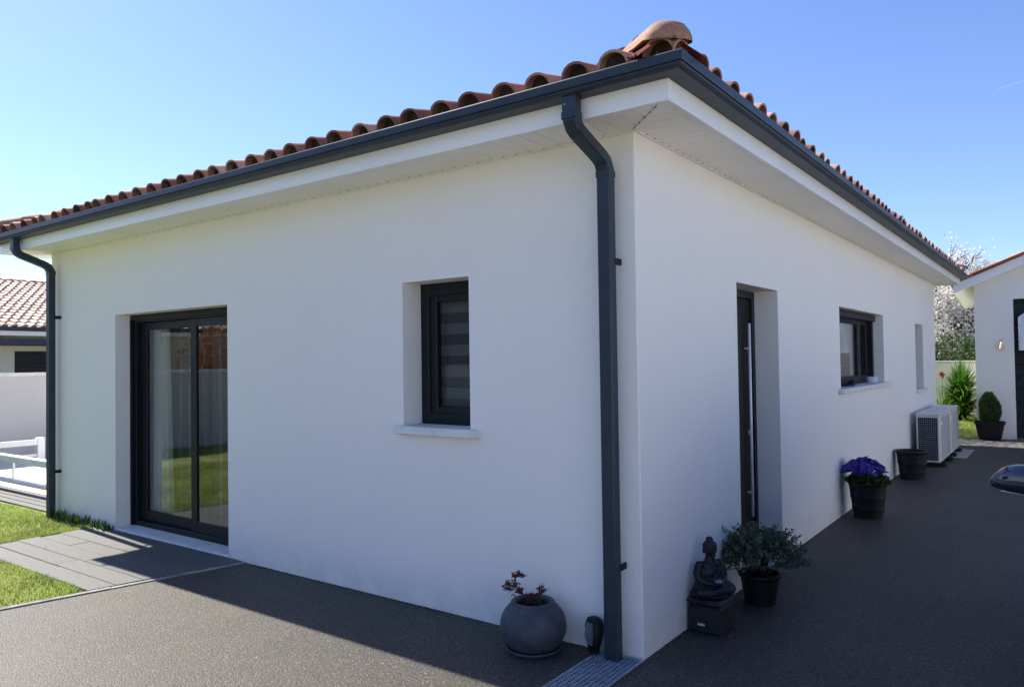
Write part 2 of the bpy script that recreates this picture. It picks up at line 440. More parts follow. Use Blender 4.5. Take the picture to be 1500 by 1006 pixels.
for k in range(420):
    x = -7.05 + abs(rg.gauss(0, .6)); x = min(x, -5.8); y = rg.uniform(-.10, -.01)
    h = rg.uniform(.03, .12)
    mb.leaf((x, y, 0), (rg.uniform(-.6, .6), rg.uniform(-.6, .2), 1), h, .018, rg.random(), .003)
tag(mb.build('wall_weeds', M['leaf_g']), 'dark green weeds growing along the foot of the wall', 'weeds', kind='stuff')

mb = MB(); rg2 = random.Random(21)
def crumb(x, y, r):
    vs = [(x+r*rg2.uniform(.6, 1.2)*cos(a), y+r*rg2.uniform(.6, 1.2)*sin(a), .001) for a in (0, 1.57, 3.14, 4.71)]+[(x, y, r*rg2.uniform(.4, .9))]
    mb.add(vs, [(0, 1, 4), (1, 2, 4), (2, 3, 4), (3, 0, 4)], rg2.random())
for k in range(1500):
    t = rg2.random(); cl = .5+.5*sin(t*41)*sin(t*17+1)
    if rg2.random() > .25+.75*cl: continue
    if k % 2: crumb(-3.5+t*3.4, -.004-abs(rg2.gauss(0, .022)), rg2.uniform(.002, .008))
    else: crumb(.004+abs(rg2.gauss(0, .02)), .1+t*8.4, rg2.uniform(.002, .009))
for k in range(160): crumb(rg2.uniform(-4, 3), rg2.uniform(-3.4, 6), rg2.uniform(.002, .005))
tag(mb.build('wall_foot_dirt', M['soil']), 'crumbs of dirt and grit gathered along the foot of the walls', 'dirt', kind='stuff')

# ---------------------------------------------------------------- facade helper
def facade(mb, O, U, IN, u0, u1, z0, z1, holes):
    O = Vector(O); U = Vector(U); IN = Vector(IN); Z = Vector((0, 0, 1))
    us = sorted({u0, u1, *[h[i] for h in holes for i in (0, 1)]})
    zs = sorted({z0, z1, *[h[i] for h in holes for i in (2, 3)]})
    P = lambda u, z, d=0: O + U*u + Z*z + IN*d
    for a, b_ in zip(us, us[1:]):
        for c, d in zip(zs, zs[1:]):
            um, zm = (a+b_)/2, (c+d)/2
            if any(h[0] < um < h[1] and h[2] < zm < h[3] for h in holes): continue
            mb.quad(P(a, c), P(b_, c), P(b_, d), P(a, d))
    for a, b_, c, d, dep in holes:
        mb.quad(P(a, c), P(a, c, dep), P(a, d, dep), P(a, d)); mb.quad(P(b_, c), P(b_, d), P(b_, d, dep), P(b_, c, dep))
        mb.quad(P(a, d), P(b_, d), P(b_, d, dep), P(a, d, dep)); mb.quad(P(a, c), P(b_, c), P(b_, c, dep), P(a, c, dep))

house = thing('house', 'white rendered single storey house with terracotta roof and anthracite gutters', 'house')
mb = MB()
FD = (-5.76, -3.842, -.01, 2.139, .26); FW = (-1.78, -1.19, 1.19, 2.173, .26)
RD = (1.552, 2.502, -.01, 2.166, .24); RW = (4.572, 6.894, 1.255, 2.140, .24); SW = (9.43, 10.2, 1.09, 2.11, .24)
c = .007
facade(mb, (0, 0, 0), (1, 0, 0), (0, 1, 0), -W, -c, -.02, HS+.12, [FD, FW])
facade(mb, (0, 0, 0), (0, 1, 0), (-1, 0, 0), c, L, -.02, HS+.12, [RD, RW, SW])
mb.quad((-c, 0, -.02), (0, c, -.02), (0, c, HS+.12), (-c, 0, HS+.12))
mb.quad((-W, 0, -.02), (-W, L, -.02), (-W, L, HS+.12), (-W, 0, HS+.12))
mb.quad((-W, L, -.02), (0, L, -.02), (0, L, HS+.12), (-W, L, HS+.12))
mb.build('wall', M['stucco'], house)
mb = MB()
mb.quad((-W+.25, .3, .0), (-.25, .3, .0), (-.25, L-.3, .0), (-W+.25, L-.3, .0))
mb.build('floor', M['floor'], house)
mb = MB()
mb.quad((-W+.25, 4.0, 0), (-.25, 4.0, 0), (-.25, 4.0, 2.6), (-W+.25, 4.0, 2.6))
mb.quad((-2.9, .27, 0), (-2.9, 4.0, 0), (-2.9, 4.0, 2.6), (-2.9, .27, 2.6))
mb.quad((-W+.25, .27, 0), (-W+.25, 4.0, 0), (-W+.25, 4.0, 2.6), (-W+.25, .27, 2.6))
mb.quad((-2.0, 4.0, 0), (-2.0, L-.3, 0), (-2.0, L-.3, 2.6), (-2.0, 4.0, 2.6))
mb.quad((-W+.25, .27, 2.6), (-.25, .27, 2.6), (-.25, L-.3, 2.6), (-W+.25, L-.3, 2.6))
mb.build('interior_partition', M['room'], house)

# soffit boards with grooves
def ring(mb, off_in, off_out, z):  # simple rectangular ring of quads
    pass
mb = MB()
def strip_front(y_sign, xa, xb, ya, yb):
    x = xa
    while x < xb:
        x2 = min(x+.1, xb); g = .006
        mb.quad((x+g, ya, HS), (x2, ya, HS), (x2, yb, HS), (x+g, yb, HS))
        mb.quad((x, ya, HS+.005), (x+g, ya, HS+.005), (x+g, yb, HS+.005), (x, yb, HS+.005))
        mb.quad((x, ya, HS+.005), (x, yb, HS+.005), (x, yb, HS), (x, ya, HS)); mb.quad((x+g, ya, HS), (x+g, yb, HS), (x+g, yb, HS+.005), (x+g, ya, HS+.005))
        x = x2
def clipm(mb, planes):
    import bmesh
    bm = bmesh.new()
    vs = [bm.verts.new(v) for v in mb.v]
    lay = bm.faces.layers.float.new('tint')
    for f, t, s in zip(mb.f, mb.t, mb.sm):
        try:
            ff = bm.faces.new([vs[i] for i in f]); ff[lay] = t; ff.smooth = s
        except ValueError: pass
    for co, no in planes:
        bmesh.ops.bisect_plane(bm, geom=bm.verts[:]+bm.edges[:]+bm.faces[:], plane_co=co, plane_no=no, clear_outer=True, dist=1e-5)
    bm.verts.index_update()
    o = MB(); o.v = [tuple(v.co) for v in bm.verts]
    for f in bm.faces:
        o.f.append([v.index for v in f.verts]); o.t.append(f[lay]); o.sm.append(f.smooth)
    bm.free(); return o
strip_front(-1, -W-E, E, -E, -.001)
s1 = clipm(mb, [((0, 0, 0), (1, 1, 0)), ((-W, 0, 0), (-1, 1, 0))])
mb = MB(); strip_front(1, -W-E, E, L+.001, L+E)
s2 = clipm(mb, [((0, L, 0), (1, -1, 0)), ((-W, L, 0), (-1, -1, 0))])
mb = MB()
y = -E
while y < L+E:
    y2 = min(y+.1, L+E); g = .005
    for xa, xb in ((.001, E), (-W-E, -W-.001)):
        mb.quad((xa, y+g, HS), (xb, y+g, HS), (xb, y2, HS), (xa, y2, HS))
        mb.quad((xa, y, HS+.004), (xb, y, HS+.004), (xb, y+g, HS+.004), (xa, y+g, HS+.004))
        mb.quad((xa, y, HS), (xb, y, HS), (xb, y, HS+.004), (xa, y, HS+.004)); mb.quad((xa, y+g, HS), (xb, y+g, HS), (xb, y+g, HS+.004), (xa, y+g, HS+.004))
    y = y2
s3 = clipm(mb, [((0, 0, 0), (-1, -1, 0)), ((0, L, 0), (-1, 1, 0)) ]) if False else None
def halfside(right):
    m2 = MB()
    for f in mb.f:
        pts = [mb.v[i] for i in f]
        if (pts[0][0] > -1) == right: m2.add(pts, [tuple(range(len(pts)))])
    if right: return clipm(m2, [((0, 0, 0), (-1, -1, 0)), ((0, L, 0), (-1, 1, 0))])
    return clipm(m2, [((-W, 0, 0), (1, -1, 0)), ((-W, L, 0), (1, 1, 0))])
s3 = halfside(True); s4 = halfside(False)
al = MB()
for s in (s1, s2, s3, s4):
    n0 = len(al.v); al.v += s.v; al.f += [[i+n0 for i in f] for f in s.f]; al.t += s.t; al.sm += s.sm
# mitre trims and wall trims
for (cx, cy, sx, sy) in ((0, 0, 1, -1), (0, L, 1, 1), (-W, 0, -1, -1), (-W, L, -1, 1)):
    t = .018; z = HS-.004
    a = Vector((cx, cy, z)); b_ = Vector((cx+sx*E, cy+sy*E, z)); nn = Vector((-sy, sx, 0)).normalized()*t
    al.quad(a-nn, a+nn, b_+nn, b_-nn)
al.build('soffit', M['soffit'], house)
mb = MB()   # slim trims along wall and fascia
mb.box(-W, .02, -.022, -.001, HS-.006, HS-.0005); mb.box(.001, .022, -.0, L, HS-.006, HS-.0005)
mb.box(E-.03, E-.002, -E+.03, L+E-.03, HS-.005, HS-.0005); mb.box(-W-E+.03, E-.002, -E+.002, -E+.03, HS-.0055, HS-.0005)
mb.build('soffit_trim', M['pvc'], house)
# vent holes along the wall line and mitre
mb = MB()
for k in range(70):
    x = -W+.1+k*.1
    mb.ell((x, -.028, HS-.002), (.004, .004, .003), 6, 4)
for k in range(115):
    mb.ell((.028, .1+k*.1, HS-.002), (.004, .004, .003), 6, 4)
for k in range(6): mb.ell((.03+k*.06, -.055-k*.06, HS-.002), (.005, .005, .003), 6, 4)
tag(mb.build('soffit_vent_holes', M['dark'], house), kind='stuff')
# fascia
mb = MB()
t = .018
x0, x1, y0, y1 = -W-E, E, -E, L+E
for z0, z1 in ((HS-.008, HS+HF+.03),):
    o = [(x0, y0), (x1, y0), (x1, y1), (x0, y1)]; i_ = [(x0+t, y0+t), (x1-t, y0+t), (x1-t, y1-t), (x0+t, y1-t)]
    for k in range(4):
        a, b_ = o[k], o[(k+1) % 4]; c1, d1 = i_[k], i_[(k+1) % 4]
        mb.quad((*a, z0), (*b_, z0), (*b_, z1), (*a, z1)); mb.quad((*c1, z0), (*d1, z0), (*d1, z1), (*c1, z1)); mb.quad((*a, z0), (*b_, z0), (*d1, z0), (*c1, z0))
mb.build('fascia', M['pvc'], house)
# a slight joint cover near the corner, as on real PVC boards
mb = MB()
mb.box(E-.030, E+.0025, -E-.0025, -E+.030, HS-.0105, HS+HF-.003)
mb.build('fascia_corner_cap', M['pvc'], house)
# gutter
prof = [(.000, .096), (.092, .094), (.108, .099), (.116, .108), (.1175, .113), (.111, .117), (.111, .120), (.1195, .124),
        (.1215, .130), (.1215, .160), (.1225, .165), (.1205, .171), (.114, .173), (.108, .169), (.109, .163), (.112, .158), (.112, .128), (.10, .106), (.012, .104), (.010, .150)]
mb = MB(); vs = []; fs = []
def ringpts(off, z):
    return [(x0-off, y0-off, z), (x1+off, y0-off, z), (x1+off, y1+off, z), (x0-off, y1+off, z)]
for o_, z_ in prof: vs += ringpts(o_+.0015, HS+z_)
for j in range(len(prof)-1):
    for k in range(4):
        a = j*4+k; b_ = j*4+(k+1) % 4; fs.append((a, b_, b_+4, a+4))
mb.add(vs, fs)
gut = mb.build('gutter', M['anth'], house)
mb = MB()  # corner joints and sleeve joints
for (cx, cy, dx_, dy_) in ((-3.6, y0-.1245, 1, 0), (x1+.1245, 5.7, 0, 1), (x1+.1245, 2.9, 0, 1)):
    if dx_: mb.box(cx, cx+.06, cy, cy+.008, HS+.126, HS+.16)
    else: mb.box(cx-.008, cx, cy, cy+.06, HS+.126, HS+.16)
    mb.build('gutter_joint', M['anth'], gut); mb = MB()

# ---------------------------------------------------------------- roof tiles
def tiles(S0, S, T, NN, length, rise, pitch, phase, course=.36, r0=.086, r1=.070, h=.075, seg=8, detail_rows=99, tintf=None, keep=None):
    mb = MB(); S0 = Vector(S0); S = Vector(S); T = Vector(T); NN = Vector(NN)
    P = lambda s, t, n: S0 + S*s + T*t + NN*n
    cols = int(length/pitch)+2; rows = int(rise/course)+1
    s_first = phase % pitch - pitch
    for r in range(rows):
        t0 = r*course; t1 = t0+course+.06
        for k in range(cols):
            sc = s_first + k*pitch
            if keep and not keep(sc, t0): continue
            if sc < -pitch or sc > length+pitch: continue
            jt = random.uniform(-.018, .018); js = random.uniform(-.007, .007)
            tint = tintf() if tintf else random.uniform(.05, 1)
            # cover tile
            vs = []; fs = []; th = .013
            lo, up = .040 + random.uniform(0, .005), .018
            for (tt, rr, base, hh) in ((t0+jt, r0, lo, h), (t1, r1, up, h*.85)):
                for q in range(seg+1):
                    a = pi*q/seg
                    vs.append(P(sc+js-rr*cos(a), tt, base-.012+hh*sin(a)))
            m_ = seg+1
            for q in range(seg): fs.append((q, q+1, m_+q+1, m_+q))
            mb.add(vs, fs, tint, True)
            if r < detail_rows:
                vs = []; fs = []
                for (rr, hh, tt) in ((r0, h, t0+jt), (r0-th, h-th, t0+jt), (r1-th, h*.85-th, t1)):
                    for q in range(seg+1):
                        a = pi*q/seg
                        vs.append(P(sc+js-rr*cos(a), tt, (lo if tt < t1 else up)-.012+hh*sin(a)))
                for q in range(seg):
                    fs.append((q, q+1, m_+q+1, m_+q)); fs.append((m_+q, m_+q+1, 2*m_+q+1, 2*m_+q))
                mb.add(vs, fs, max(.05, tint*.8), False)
            if r == 0:   # added disc, its darkest tint paints the shade inside the hollow end
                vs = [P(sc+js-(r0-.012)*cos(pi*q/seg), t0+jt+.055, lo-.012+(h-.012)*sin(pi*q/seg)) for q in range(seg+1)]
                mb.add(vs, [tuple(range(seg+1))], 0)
            # channel tile (concave up)
            tint2 = tintf() if tintf else random.random(); cc = sc+pitch/2; rc = pitch/2-.012
            vs = []; fs = []
            for (tt, b0) in ((t0+(.06 if r == 0 else .03)+jt, .018), (t1, .0)):
                for q in range(7):
                    a = pi*q/6
                    vs.append(P(cc-rc*cos(a), tt, b0+.030-.030*sin(a)))
            for q in range(6): fs.append((q, q+1, 8+q, 7+q))
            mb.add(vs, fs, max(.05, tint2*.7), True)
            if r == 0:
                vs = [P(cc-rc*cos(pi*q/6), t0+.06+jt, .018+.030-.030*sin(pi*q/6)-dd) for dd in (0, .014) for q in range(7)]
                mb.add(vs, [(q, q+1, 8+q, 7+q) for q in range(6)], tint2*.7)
    return mb
RS = .30; th_ = math.atan(RS); OFF = .425; ZE = 3.050
cs, sn = cos(th_), sin(th_)
ex0, ex1, ey0, ey1 = -W-OFF, OFF, -OFF, L+OFF
cxm = (ex0+ex1)/2; half = (ex1-ex0)/2
rise_len = half/cs + .1
PT = .2295
rf = MB()
def cat(dst, s):
    n0 = len(dst.v); dst.v += s.v; dst.f += [[i+n0 for i in f] for f in s.f]; dst.t += s.t; dst.sm += s.sm
# front
ln_ = ex1-ex0
k_ = lambda ln: (lambda s, t: (s > t*cs-.35 and s < ln-t*cs+.35))
a = tiles((ex0, ey0, ZE), (1, 0, 0), (0, cs, sn), (0, -sn, cs), ln_, rise_len, PT, (-.115-ex0), keep=k_(ln_))
cat(rf, clipm(a, [((ex1, ey0, 0), (1, 1, 0)), ((ex0, ey0, 0), (-1, 1, 0))]))
ly = ey1-ey0
a = tiles((ex1, ey0, ZE), (0, 1, 0), (-cs, 0, sn), (sn, 0, cs), ly, rise_len, PT, .346-ey0, keep=k_(ly))
cat(rf, clipm(a, [((ex1, ey0, 0), (-1, -1, 0)), ((ex1, ey1, 0), (-1, 1, 0)), ((cxm, 0, 0), (-1, 0, 0))]))
a = tiles((ex0, ey1, ZE), (0, -1, 0), (cs, 0, sn), (-sn, 0, cs), ly, rise_len, PT, .05, detail_rows=1, keep=k_(ly))
cat(rf, clipm(a, [((ex0, ey0, 0), (1, -1, 0)), ((ex0, ey1, 0), (1, 1, 0)), ((cxm, 0, 0), (1, 0, 0))]))
a = tiles((ex1, ey1, ZE), (-1, 0, 0), (0, -cs, sn), (0, sn, cs), ln_, rise_len, PT, .05, detail_rows=1, keep=k_(ln_))
cat(rf, clipm(a, [((ex1, ey1, 0), (1, -1, 0)), ((ex0, ey1, 0), (-1, -1, 0))]))
roof = rf.build('roof', M['tile'], house)
# roof deck below the tiles (keeps light out)
mb = MB(); zr = ZE-.01+half*RS
A = [(ex0+.02, ey0+.02, ZE-.012), (ex1-.02, ey0+.02, ZE-.012), (ex1-.02, ey1-.02, ZE-.012), (ex0+.02, ey1-.02, ZE-.012)]
Rg = [(cxm, ey0+half, zr-.01), (cxm, ey1-half, zr-.01)]
mb.add(A+Rg, [(0, 1, 4), (1, 2, 5, 4), (2, 3, 5), (3, 0, 4, 5), (0, 3, 2, 1)])
mb.build('roof_deck', M['dark'], roof)
# hip and ridge tiles
def hip_run(p0, p1, first_special, name='hip_tiles'):
    mb = MB(); p0 = Vector(p0); p1 = Vector(p1); d = (p1-p0); Ln = d.length; d.normalize()
    sd = d.cross(Vector((0, 0, 1))).normalized(); up = sd.cross(d)
    n = int(Ln/.36)
    for i in range(n):
        t0 = i*.36; t1 = t0+.43; tint = random.random()
        if i == 0 and first_special: continue
        seg = 10
        for (ra, rb, rough) in ((.108, .09, 0), (.095, .078, 1)):
            vs = []; fs = []
            for (tt, rr, base) in ((t0, ra, .055), (t1, rb, .030)):
                for q in range(seg+1):
                    a = pi*q/seg; vs.append(p0+d*tt-sd*rr*cos(a)+up*(base+rr*.85*sin(a)))
            for q in range(seg): fs.append((q, q+1, seg+2+q, seg+1+q))
            mb.add(vs, fs, tint, True)
        vs = [p0+d*t0-sd*rr*cos(pi*q/seg)+up*(.055+rr*.85*sin(pi*q/seg)) for rr in (.108, .095) for q in range(seg+1)]
        mb.add(vs, [(q, q+1, seg+2+q, seg+1+q) for q in range(seg)], tint)
    return mb.build(name, M['tile_hip'], roof)
zt = ZE+.035
hip_run((ex1, ey0, zt), (cxm, ey0+half, zt+half*RS), True)
hip_run((ex0, ey0, zt), (cxm, ey0+half, zt+half*RS), False)
hip_run((ex1, ey1, zt), (cxm, ey1-half, zt+half*RS), False)
hip_run((ex0, ey1, zt), (cxm, ey1-half, zt+half*RS), False)
hip_run((cxm, ey0+half, zt+half*RS), (cxm, ey1-half, zt+half*RS), False, 'ridge_tiles')
# rounded starter tile at the near corner
def starter(cx_, cy_, dirx, diry):
    mb = MB(); d = Vector((dirx, diry, RS*1.0)).normalized(); sd = d.cross(Vector((0, 0, 1))).normalized(); up = sd.cross(d)
    p0 = Vector((cx_, cy_, zt+.012)); seg = 16; st = []
    for i in range(9):   # rounded nose
        ph = (i/8)*pi/2; st.append((.105*(1-cos(ph)), .012+.104*sin(ph)**.8))
    for i in range(1, 5): st.append((.105+.085*i, .116-.004*i))
    for dr in (0, .015):
        vs = []; fs = []
        for tt, rr in st:
            for q in range(seg+1):
                a = pi*q/seg; r_ = max(.002, rr-dr)
                vs.append(p0+d*(tt+dr*.4)-sd*r_*cos(a)*1.05+up*(.034+r_*.86*sin(a))+Vector((random.gauss(0, .0012), random.gauss(0, .0012), random.gauss(0, .0012))))
        for j in range(len(st)-1):
            for q in range(seg): fs.append((j*(seg+1)+q, j*(seg+1)+q+1, (j+1)*(seg+1)+q+1, (j+1)*(seg+1)+q))
        mb.add(vs, fs, .9, True)
    return mb.build('hip_starter_tile', M['tile_hip'], roof)
starter(ex1+.008, ey0-.008, -1, 1); starter(ex0-.008, ey0-.008, 1, 1)
# pleated red closure strip under the hip tiles
def pleat(p0, dirx, diry, n=26):
    mb = MB(); d = Vector((dirx, diry, RS)).normalized(); sd = d.cross(Vector((0, 0, 1))).normalized()
    p0 = Vector(p0)
    for sgn in (1, -1):
        top = []; bot = []
        for i in range(n):
            z = .010*(1 if i % 2 else -1)
            top.append(p0+d*(.02+i*.022)+sd*sgn*.05+Vector((0, 0, .10+z*.3)))
            bot.append(p0+d*(-.02+i*.026)+sd*sgn*.175+Vector((0, 0, .012+z)))
        mb.add(top+bot, [(i, i+1, n+i+1, n+i) for i in range(n-1)], .5)
    return mb.build('pleated_flashing', M['tile_red'], roof)
pleat((ex1-.02, ey0+.02, zt-.035), -1, 1); pleat((ex0+.02, ey0+.02, zt-.035), 1, 1)

# ---------------------------------------------------------------- downpipes
def downpipe(x, label):
    path = [(-.435, HS+.098), (-.435, HS+.02), (-.43, HS-.02), (-.41, HS-.052), (-.375, HS-.072), (-.16, HS-.148), (-.118, HS-.172), (-.094, HS-.212), (-.090, HS-.26), (-.090, .012)]
    hw = .041; ht = .034
    mb = MB(); vs = []; fs = []
    P = [Vector((0, a, b_)) for a, b_ in path]
    for i, p in enumerate(P):
        d1 = (P[i]-P[i-1]).normalized() if i else (P[1]-P[0]).normalized()
        d2 = (P[i+1]-P[i]).normalized() if i < len(P)-1 else d1
        d = (d1+d2).normalized(); nrm = Vector((0, d.z, -d.y)); k = 1/max(.5, d.dot(d1))
        r = .008
        for (a, b_) in ((-hw+r, -ht), (hw-r, -ht), (hw, -ht+r), (hw, ht-r), (hw-r, ht), (-hw+r, ht), (-hw, ht-r), (-hw, -ht+r)):
            vs.append((x+a, p.y+nrm.y*b_*k, p.z+nrm.z*b_*k))
    for i in range(len(P)-1):
        for k in range(8):
            a = i*8+k; b_ = i*8+(k+1) % 8; fs.append((a, b_, b_+8, a+8))
    mb.add(vs, fs)
    o = mb.build('downpipe', M['anth'], house)
    for z in (HS-.225, HS-.05+.06):
        mb = MB()
        yy_ = -.09 if z < HS-.1 else -.435
        mb.box(x-hw-.0015, x+hw+.0015, yy_-ht-.0015, yy_+ht+.0015, z-.03, z+.008, bev=.002)
        mb.build('pipe_collar', M['anth'], o)
    for z in (2.165, .50):
        mb = MB()
        mb.box(x+hw-.004, x+hw+.004, -.075, -.002, z-.018, z+.018, bev=.002)
        mb.build('pipe_bracket', M['black'], o)
    mb = MB(); mb.ell((x-.02, -.435-ht-.001, HS+.055), (.004, .003, .004), 8, 6); mb.build('screw', M['steel'], o)
    return o
downpipe(-.134, ''); downpipe(-6.985, '')

# ---------------------------------------------------------------- windows and doors (local frame: u along wall, d inwards, z up)
def oriented(mb, O, U, IN):
    O = Vector(O); U = Vector(U); IN = Vector(IN)
    mb.map(lambda p: O + U*p.x + IN*p.y + Vector((0, 0, p.z))); return mb
FR = ((0, 0, 0), (1, 0, 0), (0, 1, 0)); RT = ((0, 0, 0), (0, 1, 0), (-1, 0, 0))
def frame_rect(mb, u0, u1, z0, z1, w, d0, d1, wb=None, wt=None, bev=.004):
    wb = wb or w; wt = wt or w
    mb.box(u0, u0+w, d0, d1, z0, z1, bev=bev); mb.box(u1-w, u1, d0, d1, z0, z1, bev=bev)
    mb.box(u0+w, u1-w, d0+.001, d1-.001, z0, z0+wb, bev=bev); mb.box(u0+w, u1-w, d0+.001, d1-.001, z1-wt, z1, bev=bev)
# french door
o = thing('french_door', None, None); o.parent = house
mb = MB(); frame_rect(mb, -5.76, -3.842, .03, 2.139, .065, .175, .259, wb=.05, wt=.075); mb.box(-5.76, -3.842, .15, .175, 2.085, 2.139)
mb.box(-5.76, -5.735, .145, .176, .03, 2.09); mb.box(-3.867, -3.842, .145, .176, .03, 2.09)
fd = mb.build('door_frame', M['alu'], o)
mb = MB(); frame_rect(mb, -5.695, -4.62, .082, 2.062, .125, .222, .25, wb=.10, wt=.075); s1_ = mb.build('sliding_leaf', M['alu'], o)
mb = MB(); mb.quad((-5.58, .238, .17), (-4.73, .238, .17), (-4.73, .238, 2.0), (-5.58, .238, 2.0)); mb.build('glass_pane', M['glass'], s1_)
mb = MB(); frame_rect(mb, -4.72, -3.907, .082, 2.062, .095, .186, .214, wb=.10, wt=.075); s2_ = mb.build('sliding_leaf', M['alu'], o)
mb = MB(); mb.quad((-4.63, .2, .17), (-3.99, .2, .17), (-3.99, .2, 2.0), (-4.63, .2, 2.0)); mb.build('glass_pane', M['glass'], s2_)
mb = MB(); mb.box(-5.76, -3.842, -.012, .262, -.008, .028, bev=.004); mb.build('threshold', M['sill'], o)
# curtains behind the door
def curtain(name, x0, x1, y, z0, z1, amp, mat, waves, label):
    mb = MB(); n = int((x1-x0)/.012); vs = []; fs = []
    for j in range(9):
        f = j/8; z = z1+(z0-z1)*f
        for i in range(n+1):
            u = i/n; sp = 1+.18*f*(1 if label == 'side' else 0)
            xx = x0+(x1-x0)*u*sp
            vs.append((xx, y+amp*(.5+.5*f)*sin(u*waves*2*pi+.7*sin(u*9)+f*.4), z))
    for j in range(8):
        for i in range(n): fs.append((j*(n+1)+i, j*(n+1)+i+1, (j+1)*(n+1)+i+1, (j+1)*(n+1)+i))
    mb.add(vs, fs, .5, True); return mb.build(name, mat)
tag(curtain('curtain', -5.74, -5.34, .32, .03, 2.35, .035, M['curtain'], 5, 'side'), 'gathered white curtain hanging at the left of the glass door', 'curtain')
tag(curtain('sheer_curtain', -5.25, -3.85, .35, .03, 2.35, .02, M['sheer'], 8, ''), 'thin sheer curtain hanging across the middle of the glass door', 'curtain')
# front window
def window(u0, u1, z0, z1, fr, d, leaves, blindmat, split=None):
    o = thing('window', None, None); o.parent = house
    mb = MB(); frame_rect(mb, u0, u1, z0+.008, z1, .075, d-.035, d+.04, wt=.085); oriented(mb, *fr).build('window_frame', M['alu'], o)
    n = leaves; w = (u1-u0-.12)/n
    a = u0+.06-w; ws = split or [w]*n; a = u0+.06
    for i in range(n):
        w = ws[i]; a = u0+.06+sum(ws[:i]); mb = MB()
        frame_rect(mb, a, a+w, z0+.06, z1-.07, .075, d-.02, d+.03, wb=.07, wt=.06, bev=.006); s_ = oriented(mb, *fr).build('sash', M['alu'], o)
        mb = MB(); mb.quad((a+.07, d+.005, z0+.12), (a+w-.07, d+.005, z0+.12), (a+w-.07, d+.005, z1-.12), (a+.07, d+.005, z1-.12))
        oriented(mb, *fr).build('glass_pane', M['glass2'] if fr is FR else M['glass'], s_)
    return o
wo = window(-1.78, -1.19, 1.19, 2.173, FR, .215, 1, None)
mb = MB(); mb.box(-1.825, -1.112, -.055, .26, 1.142, 1.197, bev=.006)
# slope the inner part
mb.build('window_sill', M['sill'], wo)
# striped day and night blind
bl = thing('roller_blind', 'striped grey day and night blind behind the narrow front window', 'blind', (0, 0, 0))
mbL = MB(); mbD = MB(); z = 2.12; k = 0
while z > 1.24:
    z2 = z-.075; (mbL if k % 2 else mbD).box(-1.74, -1.2, .285, .288, z2, z); z = z2; k += 1
mbL.build('light_strips', M['blind_m'], bl); mbD.build('dark_strips', M['blind_d'], bl)
# right-hand window
wo2 = window(4.572, 6.894, 1.255, 2.140, RT, .2, 2, None, split=[1.72, .482])
mb = MB(); mb.box(4.45, 7.02, -.055, .24, 1.235, 1.288, bev=.006); oriented(mb, *RT).build('window_sill', M['sill'], wo2)
mb = MB(); mb.box(4.572, 6.894, .09, .17, 2.06, 2.14, bev=.01); oriented(mb, *RT).build('shutter_box', M['alu'], wo2)
for ga_, gb_ in ((6.82, 6.892), (4.574, 4.64)):
    mb = MB(); mb.box(ga_, gb_, .12, .165, 1.288, 2.06, bev=.004); oriented(mb, *RT).build('shutter_guide', M['black'], wo2)
mb = MB(); mb.box(4.62, 6.27, .243, .246, 1.29, 2.12)
tag(oriented(mb, *RT).build('grey_blind', M['blind_l']), 'plain pale grey blind behind the wide side window', 'blind')
# small far window
wo3 = window(9.43, 10.2, 1.09, 2.11, RT, .2, 1, None)
mb = MB(); mb.box(9.36, 10.28, -.05, .24, 1.03, 1.085, bev=.006); oriented(mb, *RT).build('window_sill', M['sill'], wo3)
# front door
o = thing('front_door', None, None); o.parent = house
mb = MB(); frame_rect(mb, 1.552, 2.502, .0, 2.166, .06, .19, .235, bev=.004); oriented(mb, *RT).build('door_frame', M['alu'], o)
mb = MB(); mb.box(1.615, 2.438, .205, .24, .03, 2.1, bev=.004)
for zz in (.5, 1.0, 1.5): mb.box(1.62, 2.43, .2035, .206, zz, zz+.006)
oriented(mb, *RT).build('door_leaf', M['leafdoor'], o)
mb = MB(); mb.tube([(2.285, .165, .36), (2.285, .165, 1.90)], .0115, 14)
for zz in (.55, 1.7): mb.tube([(2.285, .165, zz), (2.285, .207, zz)], .009, 8)
oriented(mb, *RT).build('door_handle', M['satin'], o)
mb = MB(); mb.lathe([(0, .012), (.022, .012), (.025, .0)], n=16)
mb.map(lambda p: Vector((2.36, .205-p.z, 1.02)) + Vector((p.x, 0, p.y))); oriented(mb, *RT).build('door_lock', M['steel'], o)
mb = MB(); mb.box(1.552, 2.502, -.01, .24, -.008, .022, bev=.004); oriented(mb, *RT).build('threshold', M['sill'], o)

# ---------------------------------------------------------------- drain grate
o = thing('drain_grate', 'galvanised steel drain grate set in the asphalt at the house corner', 'drain grate', (-.115, -.02, 0))
mb = MB(); gx0, gx1, gy0, gy1 = -.145, .125, -1.35, .0
zt_ = .010
for x in (gx0, gx1-.012): mb.box(x, x+.012, gy0, gy1, .003, zt_)
for y in (gy0, gy1-.012, -.67): mb.box(gx0+.012, gx1-.012, y, y+.012, .003, zt_)
x = gx0+.012+.02
while x < gx1-.02: mb.box(x, x+.0075, gy0+.012, gy1-.012, .0035, zt_-.0005); x += .0285
y = gy0+.03
while y < gy1-.02: mb.box(gx0+.012, gx1-.012, y, y+.0075, .004, zt_-.001); y += .0245
mb.build('grid', M['galv'], o)
mb = MB(); mb.quad((gx0, gy0, .002), (gx1, gy0, .002), (gx1, gy1, .002), (gx0, gy1, .002)); mb.build('channel', M['dark'], o)

